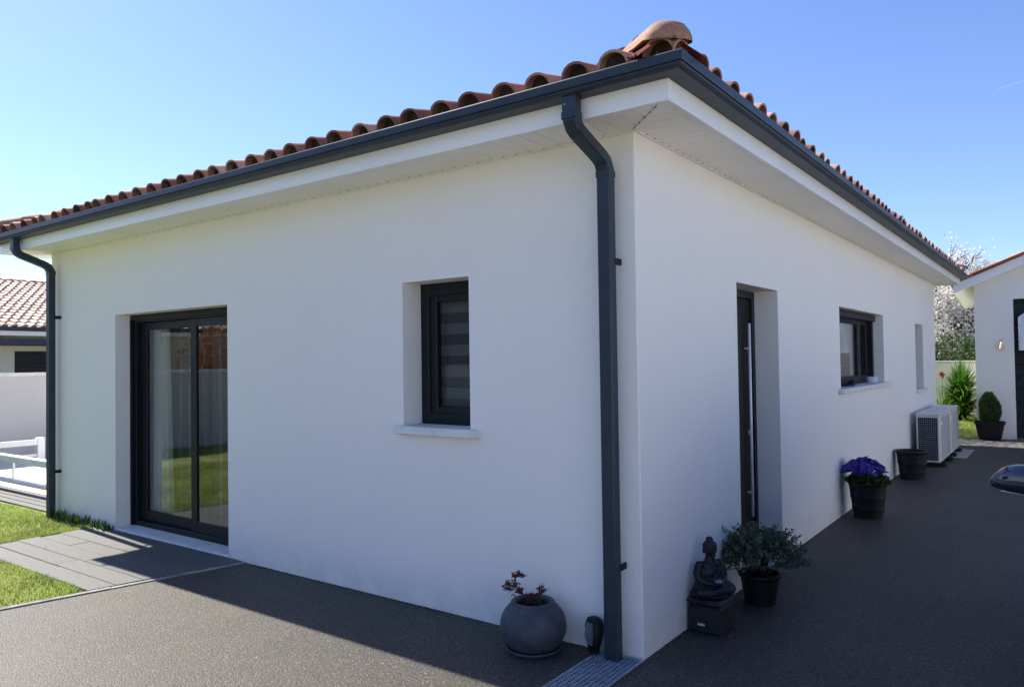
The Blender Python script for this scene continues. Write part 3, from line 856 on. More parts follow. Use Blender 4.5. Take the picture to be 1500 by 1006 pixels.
# ---------------------------------------------------------------- bowl with little red maple
o = thing('potted_maple', 'round ribbed grey pot with a small dark red leaved maple', 'potted plant', (-.585, -.20, 0))
prof = []
R_, H_ = .187, .262
for i in range(61):
    t = i/60; z = .012+t*(H_-.012)
    r = R_*sqrt(max(0, 1-((t-.50)/.66)**2))*(1 if t > .03 else .97)
    r += .0011*sin(t*pi*2*19)
    prof.append((r, z))
rt = prof[-1][0]
prof += [(rt+.004, H_+.006), (rt-.002, H_+.013), (rt-.02, H_+.012), (rt-.027, H_+.0), (rt-.02, H_-.03), (rt-.01, H_-.07)]
mb = MB(); mb.lathe([(0, .012)]+prof, n=64); mb.build('pot', M['bowl'], o)
mb = MB(); mb.lathe([(0, .004), (.148, .004), (.155, .012), (.158, .024), (.152, .026), (.147, .014), (.0, .012)], n=48); mb.build('saucer', M['bowl'], o)
mb = MB(); mb.lathe([(0, .215), (.05, .212), (.11, .205), (.16, .2)], n=32); mb.build('soil', M['soil'], o)
# camera-left direction on the ground is roughly (-.81,-.59)
mb = MB(); lf = MB()
RX = Vector((.806, .592, 0))
def mp(a, h, b_=0): p = RX*a + Vector((-.59, .8, 0))*b_; return Vector((p.x, p.y, h))
br = [[mp(-.0, .2), mp(-.02, .27), mp(-.06, .315), mp(-.095, .35)], [mp(-.095, .35), mp(-.15, .37)], [mp(-.095, .35), mp(-.10, .40), mp(-.075, .425)],
      [mp(.0, .2), mp(.03, .25), mp(.035, .30), mp(.04, .355)], [mp(.035, .30), mp(.065, .33)], [mp(-.02, .27), mp(.0, .295)], [mp(.035,.28), mp(.065,.285)], [mp(-.06,.315), mp(-.10,.325)]]
for b_ in br: mb.tube(b_, [.0075 - .0012*i for i in range(len(b_))], 6)
mb.build('stem', M['bark'], o)
for cpt, sd_, nn in ((mp(-.14, .365), .032, 60), (mp(-.10, .345), .035, 55), (mp(-.085, .42), .022, 36), (mp(-.055, .425), .012, 12), (mp(-.005, .298), .028, 70), (mp(.03, .262), .03, 30), (mp(.04, .35), .01, 8), (mp(.06, .335), .01, 6), (mp(-.02, .235), .03, 40)):
    for i in range(nn//3+3):
        g = Vector((random.gauss(0, 1), random.gauss(0, 1), random.gauss(0, .6)))
        if g.length > 1.3: g = g.normalized()*1.2
        p = cpt+g*sd_*.8
        dv = Vector((random.gauss(0, 1), random.gauss(0, 1), random.gauss(-.3, .6)))
        for q in range(5):
            lf.leaf(p, dv+Vector((random.gauss(0, .8), random.gauss(0, .8), random.gauss(0, .6))), random.uniform(.016, .030), .008, random.random(), .001)
lf.build('foliage', M['leaf_red'], o)

# ---------------------------------------------------------------- black oval lantern by the downpipe
o = thing('garden_lantern', 'black oval ribbed lantern standing between grey pot and downpipe', 'lantern', (-.262, -.075, .010), radians(-20))
mb = MB()
sec = [(0.0, .030), (.012, .034), (.03, .036), (.06, .047), (.10, .057), (.14, .060), (.165, .054), (.18, .042), (.188, .02), (.19, .0)]
mb.lathe([(r, z) for z, r in sec], n=24, sy=.72)
mb.map(lambda p: Vector((p.x-.10*p.z, p.y+.12*p.z, p.z)))
mb.build('shell', M['black'], o)
mb = MB()
for k in range(12):
    z = .055+k*.0095; r_ = .022-.0012*abs(k-5)
    mb.box(-r_-.012-.10*z+.01, r_+.0-.10*z+.01, -.046-.012*sin(k/11*pi)+.12*z, -.036+.12*z, z, z+.0035)
mb.build('grille', M['galv'], o)
mb = MB()
for a in range(7):
    an = radians(-150+a*20)
    mb.tube([(.0+cos(an)*.036, .72*sin(an)*.036, .02), (cos(an)*.056-.01, .72*sin(an)*.056+.012, .08), (cos(an)*.062-.014, .72*sin(an)*.062+.017, .14), (cos(an)*.044-.018, .72*sin(an)*.044+.022, .18)], .0035, 6)
mb.build('rib', M['black'], o)

# ---------------------------------------------------------------- pedestal and seated statue
ped = thing('stone_pedestal', 'low dark square stone block against the wall under the seated statue', 'pedestal', (.108, .685, 0))
mb = MB(); mb.box(-.094, .112, -.128, .128, 0, .160, bev=.012); mb.build('block', M['stone'], ped)
mb = MB(); mb.box(-.100, .120, -.136, .136, .1605, .198, bev=.018); mb.build('cap', M['stone'], ped)
mb = MB(); mb.box(-.03, .015, -.1305, -.128, .045, .06, bev=.001); mb.build('plaque', M['steel'], ped)
st = thing('seated_statue', 'small dark cross legged meditating statue on a stone block', 'statue', (.118, .675, .196), radians(-32))
# faces +x
st.scale = (1.12, 1.14, 1.0)
mb = MB()
mb.ell((0.0, 0, .016), (.098, .122, .018))
mb.ell((0.012, 0, .045), (.078, .112, .036))
for s in (1, -1):
    mb.tube([(-.02, s*.045, .055), (.02, s*.09, .048), (.03, s*.108, .040)], [.045, .038, .030], 14)
    mb.tube([(.03, s*.105, .040), (.068, s*.05, .040), (.073, -s*.03, .042)], [.030, .026, .018], 14)
    mb.ell((-.012, s*.058, .188), (.026, .026, .024))
    mb.tube([(-.014, s*.064, .185), (-.006, s*.078, .145), (.006, s*.078, .105)], [.024, .024, .021], 14)
    mb.tube([(.006, s*.078, .105), (.040, s*.045, .090), (.060, s*.012, .087)], [.021, .018, .013], 14)
    mb.ell((.062, s*.012, .086), (.020, .027, .010))
    mb.ell((-.006, s*.038, .275), (.008, .007, .021))
mb.ell((-.010, 0, .09), (.060, .070, .06)); mb.ell((-.010, 0, .14), (.054, .070, .06)); mb.ell((-.010, 0, .182), (.040, .066, .030))
mb.tube([(-.008, 0, .18), (-.004, 0, .245)], [.032, .024], 14)
mb.ell((.0, 0, .278), (.037, .034, .044)); mb.ell((-.004, 0, .298), (.040, .039, .036)); mb.ell((-.006, 0, .336), (.020, .020, .019))
mb.ell((.036, 0, .274), (.007, .005, .012)); mb.ell((.033, 0, .257), (.006, .011, .004)); mb.ell((.030, 0, .245), (.010, .013, .008))
for s in (1, -1): mb.ell((.031, s*.014, .284), (.006, .009, .003))
b_ = mb.build('body', M['bronze'], st)
md = b_.modifiers.new('r', 'REMESH'); md.mode = 'VOXEL'; md.voxel_size = .003; md.use_smooth_shade = True
md = b_.modifiers.new('s', 'SMOOTH'); md.factor = .5; md.iterations = 3
mb = MB(); mb.tube([(.020, .058, .205), (.046, .03, .165), (.050, -.01, .125), (.052, -.045, .105)], [.007, .009, .009, .006], 8)
mb.build('robe_fold', M['bronze'], st)
mb = MB(); mb.lathe([(0, .0), (.014, .0), (.022, .010), (.024, .014), (.019, .012), (.0, .006)], c=(.064, 0, .094), n=20)
mb.build('offering_bowl', M['galv'], st)

# ---------------------------------------------------------------- grey-green shrub in black pot by the front door
def round_pot(mb, r_top, r_bot, h, ribs=0, n=40, wob=.0):
    pr = [(0, 0), (r_bot, 0)]
    K = 24
    for i in range(K+1):
        t = i/K; pr.append((r_bot+(r_top-r_bot)*t + .0008*sin(t*ribs*2*pi), t*(h-.03)+.003))
    pr += [(r_top+.006, h-.028), (r_top+.012, h-.024), (r_top+.013, h-.004), (r_top+.008, h), (r_top-.006, h), (r_top-.010, h-.01), (r_top-.014, h-.05)]
    mb.lathe(pr, n=n)
o = thing('potted_shrub', 'bushy grey green shrub in a black pot below the front door handle', 'potted plant', (.20, 1.32, 0))
mb = MB(); round_pot(mb, .125, .10, .20, 4); mb.build('pot', M['black'], o)
mb = MB(); mb.lathe([(0, .175), (.12, .168)], n=24); mb.build('soil', M['soil'], o)
mb = MB(); lf = MB(); rs = random.Random(11)
def sprig(lf, p, d, l, n, ll, lw, rs):
    p = Vector(p); d = Vector(d).normalized()
    for i in range(n):
        t = i/n*l; q = p+d*t
        u = Vector((rs.gauss(0, 1), rs.gauss(0, 1), rs.gauss(0, 1))); u = (u-d*u.dot(d)).normalized()
        lf.leaf(q, d*.6+u, ll*rs.uniform(.7, 1.2), lw, rs.random(), .002)
for i in range(520):
    a = rs.uniform(0, 2*pi); el = rs.uniform(-.45, 1.5); R0 = rs.random()**.4
    lump = 1+.16*sin(3*a+1)+.10*sin(7*a+el*5)
    e_ = Vector((cos(a)*cos(el)*R0*.25*lump, sin(a)*cos(el)*R0*.25*lump, .31+sin(el)*R0*.15*lump))
    if e_.x < -.195: e_.x = -.195+rs.random()*.03
    dv = Vector((e_.x, e_.y, e_.z-.22)).normalized()+Vector((rs.gauss(0, .25), rs.gauss(0, .25), rs.gauss(.1, .25)))
    if i % 5 == 0: mb.tube([(cos(a)*.03, sin(a)*.03, .17), (e_.x*.5, e_.y*.5, .24+.5*(e_.z-.24)), e_], [.004, .003, .0015], 5)
    sprig(lf, e_-dv*.02, dv, .075, 15, .026, .012, rs)
for (a, z) in ((-.245, .50), (-.275, .42), (.10, .50), (.27, .43), (.31, .34), (-.16, .49), (-.26, .35)):
    e_ = mp(a, z); s_ = Vector((0, 0, .28))
    mb.tube([s_, (s_+e_)/2+Vector((0, 0, .02)), e_], [.004, .003, .0015], 5); sprig(lf, s_+(e_-s_)*.6, e_-s_, (e_-s_).length*.45, 30, .026, .012, rs)
mb.build('stem', M['bark'], o); lf.build('foliage', M['leaf_grey'], o)

# ---------------------------------------------------------------- violet flowers in tall black pot
def square_ish_pot(mb, r_top, r_bot, h):
    pr = [(0, 0), (r_bot, 0)]
    for i in range(21):
        t = i/20; pr.append((r_bot+(r_top-r_bot)*t+(.004 if i in (5, 6, 12, 13) else 0), t*(h-.03)))
    pr += [(r_top+.010, h-.028), (r_top+.014, h-.02), (r_top+.014, h-.004), (r_top+.008, h), (r_top-.008, h), (r_top-.012, h-.012), (r_top-.016, h-.05)]
    mb.lathe(pr, n=48)
o = thing('potted_flowers', 'tall black pot full of violet blue flowers by the wall', 'potted plant', (.235, 4.56, 0))
mb = MB(); square_ish_pot(mb, .178, .135, .365); mb.build('pot', M['black'], o)
mb = MB(); mb.lathe([(0, .33), (.165, .325)], n=24); mb.build('soil', M['soil'], o)
lf = MB(); fl = MB(); rs = random.Random(5)
for i in range(500):
    a = rs.uniform(0, 2*pi); r_ = .19*sqrt(rs.random()); z = .355+.12*(1-(r_/.2)**2)*rs.random()
    lf.leaf((cos(a)*r_, sin(a)*r_, z), (cos(a)+rs.gauss(0, .5), sin(a)+rs.gauss(0, .5), rs.gauss(.2, .6)), .05, .03, rs.random(), .006)
for i in range(330):
    a = rs.uniform(0, 2*pi); r_ = .20*sqrt(rs.random())
    cpt = Vector((cos(a)*r_ - .03, sin(a)*r_, .415+.15*sqrt(max(0, 1-(r_/.205)**2))+rs.gauss(0, .012)))
    n_ = Vector((cos(a)*r_*4+rs.gauss(0, .3), sin(a)*r_*4+rs.gauss(0, .3), .9)).normalized()
    u = n_.orthogonal().normalized(); w = n_.cross(u); tt = rs.random()
    for k in range(5):
        an = k*2*pi/5+rs.random()*.3
        dv = (u*cos(an)+w*sin(an)+n_*.25)
        fl.leaf(cpt, dv, .036, .034, min(1, tt*.8+rs.random()*.2), .003, up=n_)
lf.build('foliage', M['leaf_g'], o); fl.build('flowers', M['pansy'], o)
# ---------------------------------------------------------------- empty black pot
o = thing('empty_pot', 'empty black tapered pot standing in front of the heat pumps', 'pot', (.215, 7.42, 0))
mb = MB(); square_ish_pot(mb, .185, .145, .372); mb.build('pot_body', M['black'], o)
mb = MB(); mb.lathe([(0, .30), (.17, .30)], n=24); mb.build('soil', M['soil'], o)

# ---------------------------------------------------------------- heat pumps
def heat_pump(y0, ln, label):
    o = thing('heat_pump', label, 'heat pump', (.235, y0, .0165), 0, 'heat pump outdoor units beside the house')
    mb = MB(); x0_, x1_ = -.15, .155; h0, h1 = .045, .735
    mb.box(x0_, x1_, 0.004, ln, h0, h1, bev=.012); mb.build('casing', M['ventwhite'], o)
    mb = MB(); mb.box(x0_-.006, x1_+.006, -.008, ln+.008, h1-.012, h1+.018, bev=.006); mb.build('lid', M['ventwhite'], o)
    mb = MB(); mb.box(x0_+.025, x1_-.03, -.004, .003, h0+.03, h1-.04); c_ = mb.build('coil_recess', M['dark'], o)
    mb = MB()
    n = 10
    for i in range(n+1):
        x = x0_+.025+i*(x1_-x0_-.055)/n; mb.box(x-.0014, x+.0014, -.010, -.005, h0+.03, h1-.04)
    for i in range(22):
        z = h0+.035+i*.0305; mb.box(x0_+.025, x1_-.03, -.011, -.006, z-.0014, z+.0014)
    mb.build('coil_grille', M['galv'], c_)
    # vertical louvres on the long side
    mb = MB(); mb.box(x1_-.001, x1_+.004, .16, ln*.68, h0+.05, h1-.05); f_ = mb.build('louvre_panel', M['hp_side'], o)
    mb = MB(); k = 0
    while .18+k*.045 < ln*.66: mb.box(x1_+.004, x1_+.014, .18+k*.045, .19+k*.045, h0+.06, h1-.06); k += 1
    mb.build('louvres', M['ventwhite'], f_)
    mb = MB(); mb.box(x1_, x1_+.006, ln*.70, ln*.98, h0+.05, h1-.05, bev=.003); mb.build('side_panel', M['hp_side'], o)
    mb = MB(); mb.box(x1_, x1_+.012, .05, .17, h1-.15, h1-.10, bev=.006); mb.build('handle', M['pvc'], o)
    for yy_ in (.15, ln-.2):
        mb = MB(); mb.box(x0_-.03, x1_+.06, yy_-.09, yy_+.05, 0, .055, bev=.008); mb.build('foot', M['rubber'], o)
heat_pump(8.72, 1.1, 'nearer cream heat pump unit with dark coil grille facing the drive')
heat_pump(9.94, 1.05, 'farther cream heat pump unit standing behind the first one')

# ---------------------------------------------------------------- things on the side window sill
o = thing('glass_jar', 'small white ribbed jar on the side window sill', 'jar', (-.07, 6.50, 1.2885))
mb = MB(); pr = [(0, 0), (.05, 0), (.055, .005), (.062, .07), (.066, .075), (.06, .075), (.052, .01), (0, .008)]
mb.lathe(pr, n=28); mb.build('body', M['white_glass'], o)
mb = MB()
for k in range(20):
    a = k*pi/10; mb.tube([(.056*cos(a), .056*sin(a), .006), (.064*cos(a), .064*sin(a), .07)], .003, 5)
mb.build('ribs', M['white_glass'], o)
mb = MB(); mb.tube([(-.12, 5.1, 1.296), (-.05, 5.35, 1.297), (-.09, 5.6, 1.30), (-.15, 5.75, 1.31)], .012, 8); mb.ell((-.14, 5.78, 1.318), (.03, .05, .028))
tag(mb.build('dark_sill_object', M['black']), 'small black object lying on the side window sill', 'object')  # dark cable-like object, kind not identified

# ---------------------------------------------------------------- garage at the end of the drive
GA = Vector((.47, 13.36, 0)); ga = radians(3.5)
gar = thing('garage', 'white rendered garage with low gable roof at the end of the drive', 'garage', GA, ga)
GWD = 6.6; GSL = .42
mb = MB()
dzr = 2.72
facade(mb, (0, 0, 0), (1, 0, 0), (0, 1, 0), 0, GWD, -.02, 2.95, [(.63, 3.5, -.01, 2.66, .18)])
mb.add([(0, 0, 2.95), (GWD, 0, 2.95), (GWD/2, 0, 2.95+GWD/2*GSL)], [(0, 1, 2)])
mb.quad((0, 0, -.02), (0, 6, -.02), (0, 6, 2.95), (0, 0, 2.95)); mb.quad((GWD, 0, -.02), (GWD, 6, -.02), (GWD, 6, 2.95), (GWD, 0, 2.95)); mb.quad((0, 6, -.02), (GWD, 6, -.02), (GWD, 6, 2.95), (0, 6, 2.95))
mb.build('wall', M['stucco'], gar)
mb = MB()
for i in range(12):
    z = .0+i*.235
    if z > 2.6: break
    mb.box(.632, 3.498, .13, .16, z+.003, min(2.655, z+.232), bev=.005)
mb.build('garage_door', M['alu'], gar)
def bar_board(mb, xa, za, xb, zb, ya, yb, hgt):
    vs = [(xa, ya, za), (xb, ya, zb), (xb, ya, zb+hgt), (xa, ya, za+hgt), (xa, yb, za), (xb, yb, zb), (xb, yb, zb+hgt), (xa, yb, za+hgt)]
    mb.add(vs, [(0, 1, 2, 3), (4, 7, 6, 5), (0, 4, 5, 1), (3, 2, 6, 7), (0, 3, 7, 4), (1, 5, 6, 2)])
mb = MB(); ov = .33
zb0 = 2.93-ov*GSL
bar_board(mb, -ov, zb0, GWD/2, zb0+(GWD/2+ov)*GSL, -.30, -.275, .17); bar_board(mb, GWD/2, zb0+(GWD/2+ov)*GSL, GWD+ov, zb0, -.30, -.275, .17)
bar_board(mb, -ov, zb0+.01, GWD/2, zb0+.01+(GWD/2+ov)*GSL, -.274, -.001, .01); bar_board(mb, -ov, zb0+.01, -.001, zb0+.01+(ov)*GSL, 0, 6, .01)
mb.build('bargeboard', M['pvc'], gar)
gth = math.atan(GSL)
a = tiles((-ov-.04, 6.3, zb0+.15), (0, -1, 0), (cos(gth), 0, sin(gth)), (-sin(gth), 0, cos(gth)), 6.65, (GWD/2+ov)/cos(gth)+.05, .23, .05, detail_rows=1)
b2 = tiles((GWD+ov+.04, -.35, zb0+.15), (0, 1, 0), (-cos(gth), 0, sin(gth)), (sin(gth), 0, cos(gth)), 6.65, (GWD/2+ov)/cos(gth)+.05, .23, .05, detail_rows=1)
cat(a, b2); gr = a.build('roof', M['tile'], gar)
mb = MB(); # verge capping tiles
bar_board(mb, -ov-.05, zb0+.175, GWD/2, zb0+.175+(GWD/2+ov+.05)*GSL, -.335, -.20, .035); bar_board(mb, GWD/2, zb0+.175+(GWD/2+ov)*GSL, GWD+ov+.05, zb0+.175, -.335, -.20, .035)
mb.build('verge_tiles', M['tile_red'], gr)
mb = MB(); mb.box(.415, .445, -.05, 0, 1.86, 1.875); mb.box(.422, .438, -.06, -.04, 1.84, 1.90); wl = mb.build('wall_lamp', M['brass'], gar)
mb = MB(); mb.lathe([(.0, 0), (.042, 0), (.045, .02), (.03, .10), (.018, .15), (.0, .15)], c=(.43, -.05, 1.70), n=20); mb.build('lamp_shade', M['lamp_glass'], wl)
# white cloth hanging at the garage door
mb = MB(); vs = []; fs = []
for j in range(9):
    for i in range(13):
        u = i/12; z = 2.30-.62*j/8
        vs.append((.70+u*.42, -.06+.02*sin(u*14+j*.4), z+(.12*sin(u*pi) if j == 0 else 0)))
for j in range(8):
    for i in range(12): fs.append((j*13+i, j*13+i+1, (j+1)*13+i+1, (j+1)*13+i))
mb.add(vs, fs, .5, True); mb.map(lambda p: Matrix.Rotation(ga, 3, 'Z') @ p + GA)
tag(mb.build('hanging_cloth', M['curtain']), 'white cloth hanging in front of the dark garage door', 'cloth')

# potted conifer by the garage
o = thing('potted_conifer', 'small round green conifer in a dark square planter by the garage', 'potted plant', (.69, 13.12, .004), ga)
mb = MB(); pr = [(0, 0), (.16, 0), (.185, .05), (.235, .30), (.25, .305), (.255, .34), (.235, .342), (.228, .30)]
mb.lathe(pr, n=48, sq=8, smooth=False); mb.build('pot', M['black'], o)
mb = MB(); mb.lathe([(0, .315), (.225, .31)], n=24); mb.build('soil', M['soil'], o)
lf = MB(); rs = random.Random(9)
for i in range(5200):
    a = rs.uniform(0, 2*pi); t = rs.random(); r_ = .165*(sin(min(1, (t*.80+.2))*pi)**.5)*(1+.13*sin(a*3+t*4)); r_ *= rs.uniform(.7, 1.04)
    z = .33+t*.52+.03*sin(a*2)
    lf.leaf((cos(a)*r_, sin(a)*r_, z), (cos(a)*.5+rs.gauss(0, .2), sin(a)*.5+rs.gauss(0, .2), 1), rs.uniform(.03, .06), .014, rs.random()*.6+.4*t, .002)
lf.build('foliage', M['leaf_con'], o)
mb = MB(); mb.tube([(0, 0, .3), (0, 0, .8)], .015, 6); mb.build('stem', M['bark'], o)

# ---------------------------------------------------------------- planting at the end: spiky plant, wall, trees
def spiky(name, loc, n, ll, spread, label, cat_, mat, seed, w=.035):
    rs = random.Random(seed); mb = MB()
    for i in range(n):
        a = rs.uniform(0, 2*pi); el = rs.uniform(.25, 1.45); l = ll*rs.uniform(.7, 1.1)
        hgt = rs.uniform(.0, spread)
        p = Vector((rs.gauss(0, .05), rs.gauss(0, .05), hgt)); d = Vector((cos(a)*cos(el), sin(a)*cos(el), sin(el)))
        side = Vector((-sin(a), cos(a), 0)); K = 5; L_ = []; R2 = []
        for k in range(K+1):
            t = k/K; q = p+d*l*t+Vector((0, 0, -.45*l*t*t*cos(el)))
            ww = w*(1-t)**.7*.5*min(1, .5+t*2); L_.append(q-side*ww); R2.append(q+side*ww)
        mb.add(L_+R2, [(k, k+1, K+2+k, K+1+k) for k in range(K)], rs.random())
    o = thing(name, label, cat_, loc); mb.build('foliage', mat, o)
    t_ = MB(); t_.tube([(0, 0, -.02), (0, 0, spread*.7+.1)], [.05, .035], 8); t_.build('trunk', M['bark'], o)
    return o
spiky('yucca', (-.22, 17.9, 0), 1100, .78, .85, 'bright green spiky leaved plant in front of the far wall', 'plant', M['leaf_yucca'], 2, .06)
spiky('yucca', (-.62, 18.25, 0), 70, .7, .3, 'small yellowish spiky plant half hidden by the house corner', 'plant', M['leaf_spiky'], 4, .04)
o = thing('garden_wall', 'pale rendered low wall at the end of the garden', 'wall', (0, 19, 0))
mb = MB(); mb.box(-9, 9, 0, .2, -.02, 1.40); mb.build('wall_body', M['stucco_grey'], o)
mb = MB(); mb.box(-9, 9, -.03, .23, 1.401, 1.45, bev=.008); mb.build('coping', M['concrete'], o)
# small orange plant by the wall
mb = MB(); rs = random.Random(8)
for i in range(90): mb.leaf((-.72, 18.6, 1.10), (rs.gauss(0, 1), rs.gauss(0, 1), rs.gauss(0, 1)), rs.uniform(.05, .13), .03, rs.random(), .004)
o = thing('flowering_plant', 'thin plant with an orange head against the far wall', 'plant', (0, 0, 0))
mb.build('flower_head', M['leaf_orange'], o)
mb = MB(); mb.tube([(-.7, 18.6, 0), (-.72, 18.6, 1.1)], .008, 5); mb.build('stem', M['leaf_g'], o)

def branch_tree(mb, tips, p, d, l, r, depth, rs, up=.15, spread=.6):
    p = Vector(p); d = Vector(d).normalized(); pts = [p]; rad = [r]
    K = 4
    for k in range(K):
        d = (d+Vector((rs.gauss(0, .12), rs.gauss(0, .12), rs.gauss(up*.4, .08)))).normalized()
        p = p+d*l/K; pts.append(p); rad.append(r*(1-.35*(k+1)/K))
        if depth <= 2: tips.append((p, d, depth))
    mb.tube(pts, rad, 7 if depth > 2 else 5, cap=False)
    if depth == 0: return
    for k in range(3 if depth > 1 else 4):
        u = Vector((rs.gauss(0, 1), rs.gauss(0, 1), rs.gauss(0, .6))).normalized()
        nd = (d*(1-spread*.5)+u*spread+Vector((0, 0, up))).normalized()
        branch_tree(mb, tips, pts[-1-(k % 2)], nd, l*rs.uniform(.6, .8), r*.58, depth-1, rs, up, spread)
def tree(name, loc, h, trunk_r, seed, depth, mat, label, cat_, n_leaf, ll, lw, sig, dir_=(0, 0, 1), up=.15, spread=.65, group=None, first=.3, thin_above=None):
    rs = random.Random(seed); mb = MB(); tips = []
    branch_tree(mb, tips, (0, 0, -.05), dir_, h*first, trunk_r, depth, rs, up, spread)
    o = thing(name, label, cat_, loc, 0, group); mb.build('trunk', M['bark'], o); lf = MB()
    for i in range(n_leaf):
        p, d, dp = rs.choice(tips)
        if thin_above and p.z > thin_above and rs.random() < .86: continue
        q = p+Vector((rs.gauss(0, sig), rs.gauss(0, sig), rs.gauss(0, sig)))
        lf.leaf(q, (rs.gauss(0, 1), rs.gauss(0, 1), rs.gauss(0, 1)), ll*rs.uniform(.6, 1.2), lw, rs.random(), ll*.08)
    lf.build('crown', mat, o); return o
tree('blossom_tree', (-.75, 21.6, 0), 6.0, .13, 21, 5, M['petal_w'], 'white blossoming tree behind the far wall', 'tree', 30000, .075, .065, .17, thin_above=3.3, first=.30)
tree('blossom_tree', (.6, 24.5, 0), 5.0, .11, 35, 5, M['petal_w'], 'farther white blossoming tree mostly hidden by the garage', 'tree', 8000, .085, .07, .09, thin_above=3.8)
tree('young_tree', (2.6, 26.5, 0), 6.8, .08, 4, 4, M['leaf_spiky'], 'thin tree with sparse pale green leaves above the garage roof', 'tree', 900, .08, .05, .08)
def bush(name, loc, rx, ry, rz, n, ll, lw, mat, label, seed, cat_='shrub', group=None, boxy=0):
    rs = random.Random(seed); lf = MB(); st_ = MB()
    blobs = [(Vector((rs.uniform(-.6, .6)*rx, rs.uniform(-.6, .6)*ry, rz*(.3+.55*rs.random()))), rs.uniform(.3, .55)) for k in range(14)]
    for i in range(n):
        c_, s_ = rs.choice(blobs); u = Vector((rs.gauss(0, 1), rs.gauss(0, 1), rs.gauss(0, 1))).normalized()
        k = rs.uniform(.7, 1.05)
        q = c_+Vector((u.x*rx*s_*k, u.y*ry*s_*k, u.z*rz*s_*.8*k))
        if q.z < .02: q.z = .02+rs.random()*.1
        lf.leaf(q, u+Vector((rs.gauss(0, .6), rs.gauss(0, .6), rs.gauss(0, .6))), ll*rs.uniform(.6, 1.2), lw, rs.random(), ll*.08)
    for k in range(12):
        c_ = blobs[k][0]; st_.tube([(rs.gauss(0, .05), rs.gauss(0, .05), -.02), c_*.5, c_], [.03, .02, .01], 6)
    o = thing(name, label, cat_, loc, 0, group); st_.build('trunk', M['bark'], o); lf.build('crown', mat, o); return o
bush('shrub', (-.3, 20.2, 0), 1.1, .5, 1.9, 5200, .09, .04, M['leaf_g'], 'leafy green shrub just behind the far wall', 3)
bush('shrub', (.75, 20.3, 0), 1.0, .5, 1.9, 3200, .09, .04, M['ochre'], 'ochre and green shrub behind the far wall beside the garage', 6)
bush('shrub', (-1.6, 20.2, 0), 1.0, .5, 1.9, 4000, .09, .04, M['leaf_g'], 'tall green shrub behind the far wall near the house corner', 16)
bush('blossom_tree', (-.75, 21.3, 0), 2.0, .7, 3.5, 5200, .085, .07, M['petal_w'], 'low dense white blossoming tree right behind the far wall', 71, 'tree')
bush('shrub', (-.2, 22.6, 0), 2.2, .7, 3.0, 5000, .09, .05, M['ochre'], 'ochre leaved shrub behind the white blossom', 77)
bush('shrub', (-.5, 26.5, 0), 3.2, 1.2, 3.4, 7000, .13, .06, M['leaf_g'], 'large dark green shrub far behind the blossom', 26)
bush('hedge', (-1.6, 14.5, 0), .8, 3.6, 4.0, 20000, .08, .045, M['leaf_con'], 'unseen hedge added behind the house to shade the garage front', 13, 'hedge')  # out of view, added to keep the garage apron in shade

# ---------------------------------------------------------------- left side: boundary wall, neighbour's house, railing
wd = Vector((.1, -.995, 0)); WA = Vector((-13.35, 8.0, 0)); wang = math.atan2(wd.y, wd.x)
o = thing('boundary_wall', 'long pale grey rendered wall with stone coping behind the terrace', 'wall', WA, wang)
mb = MB(); mb.box(0, 26, -.2, 0, -.02, 1.47); mb.build('wall_body', M['stucco_grey'], o)
mb = MB()
for k in range(26): mb.box(k+.002, k+.998, -.24, .04, 1.471, 1.53, bev=.006)
mb.build('coping', M['sill'], o)
NB = Vector((-21.09, 12.01, 0))
nh = thing('neighbour_house', 'low cream house with pale tiled roof behind the boundary wall', 'house', NB, wang)
# local: x along facade, y = away from us is +? (normal towards us is rotated); facade faces local +y
NL = 24; ND = 12.2; NE = .55
mb = MB()
facade(mb, (0, -NE, 0), (1, 0, 0), (0, -1, 0), 0, NL, -.02, 2.62, [(5.2, 7.27, .9, 2.06, .12), (12.5, 14.8, .0, 2.1, .12), (17.6, 18.6, 1.0, 2.06, .12)])
mb.quad((0, -NE, 0), (0, -ND, 0), (0, -ND, 2.62), (0, -NE, 2.62)); mb.quad((NL, -NE, 0), (NL, -ND, 0), (NL, -ND, 2.62), (NL, -NE, 2.62)); mb.quad((0, -ND, 0), (NL, -ND, 0), (NL, -ND, 2.62), (0, -ND, 2.62))
mb.build('wall', M['stucco_cream'], nh)
for (a, b_, z0, z1) in ((5.2, 7.27, .9, 2.06), (12.5, 14.8, .0, 2.1), (17.6, 18.6, 1.0, 2.06)):
    mb = MB(); z = z0
    while z < z1-.01: mb.box(a, b_, -NE-.10, -NE-.07, z+.002, min(z1, z+.05), bev=.004); z += .052
    mb.build('roller_shutter', M['alu'], nh)
mb = MB(); mb.box(-NE, NL+NE, -NE, -.001, 2.50, 2.52); mb.build('soffit', M['soffit'], nh)
mb = MB(); mb.box(-NE, NL+NE, -.002, .02, 2.46, 2.60); mb.build('fascia', M['pvc'], nh)
mb = MB(); mb.box(-NE-.05, NL+NE+.05, .021, .14, 2.58, 2.68, bev=.02); mb.build('gutter', M['anth'], nh)
mb = MB(); mb.box(3.6, 9.6, -.54, .25, 2.20, 2.36, bev=.01); mb.build('awning_box', M['anth'], nh)
nr = .30; nth = math.atan(nr); nhalf = (ND)/2
rise = nhalf/cos(nth)+.1
def bright(): return random.uniform(.15, 1)
a = tiles((NL+NE, .03, 2.66), (-1, 0, 0), (0, -cos(nth), sin(nth)), (0, sin(nth), cos(nth)), NL+2*NE, rise, .245, .1, course=.37, detail_rows=1, seg=6, tintf=bright)
nrf = a.build('roof', M['tile_pale'], nh)
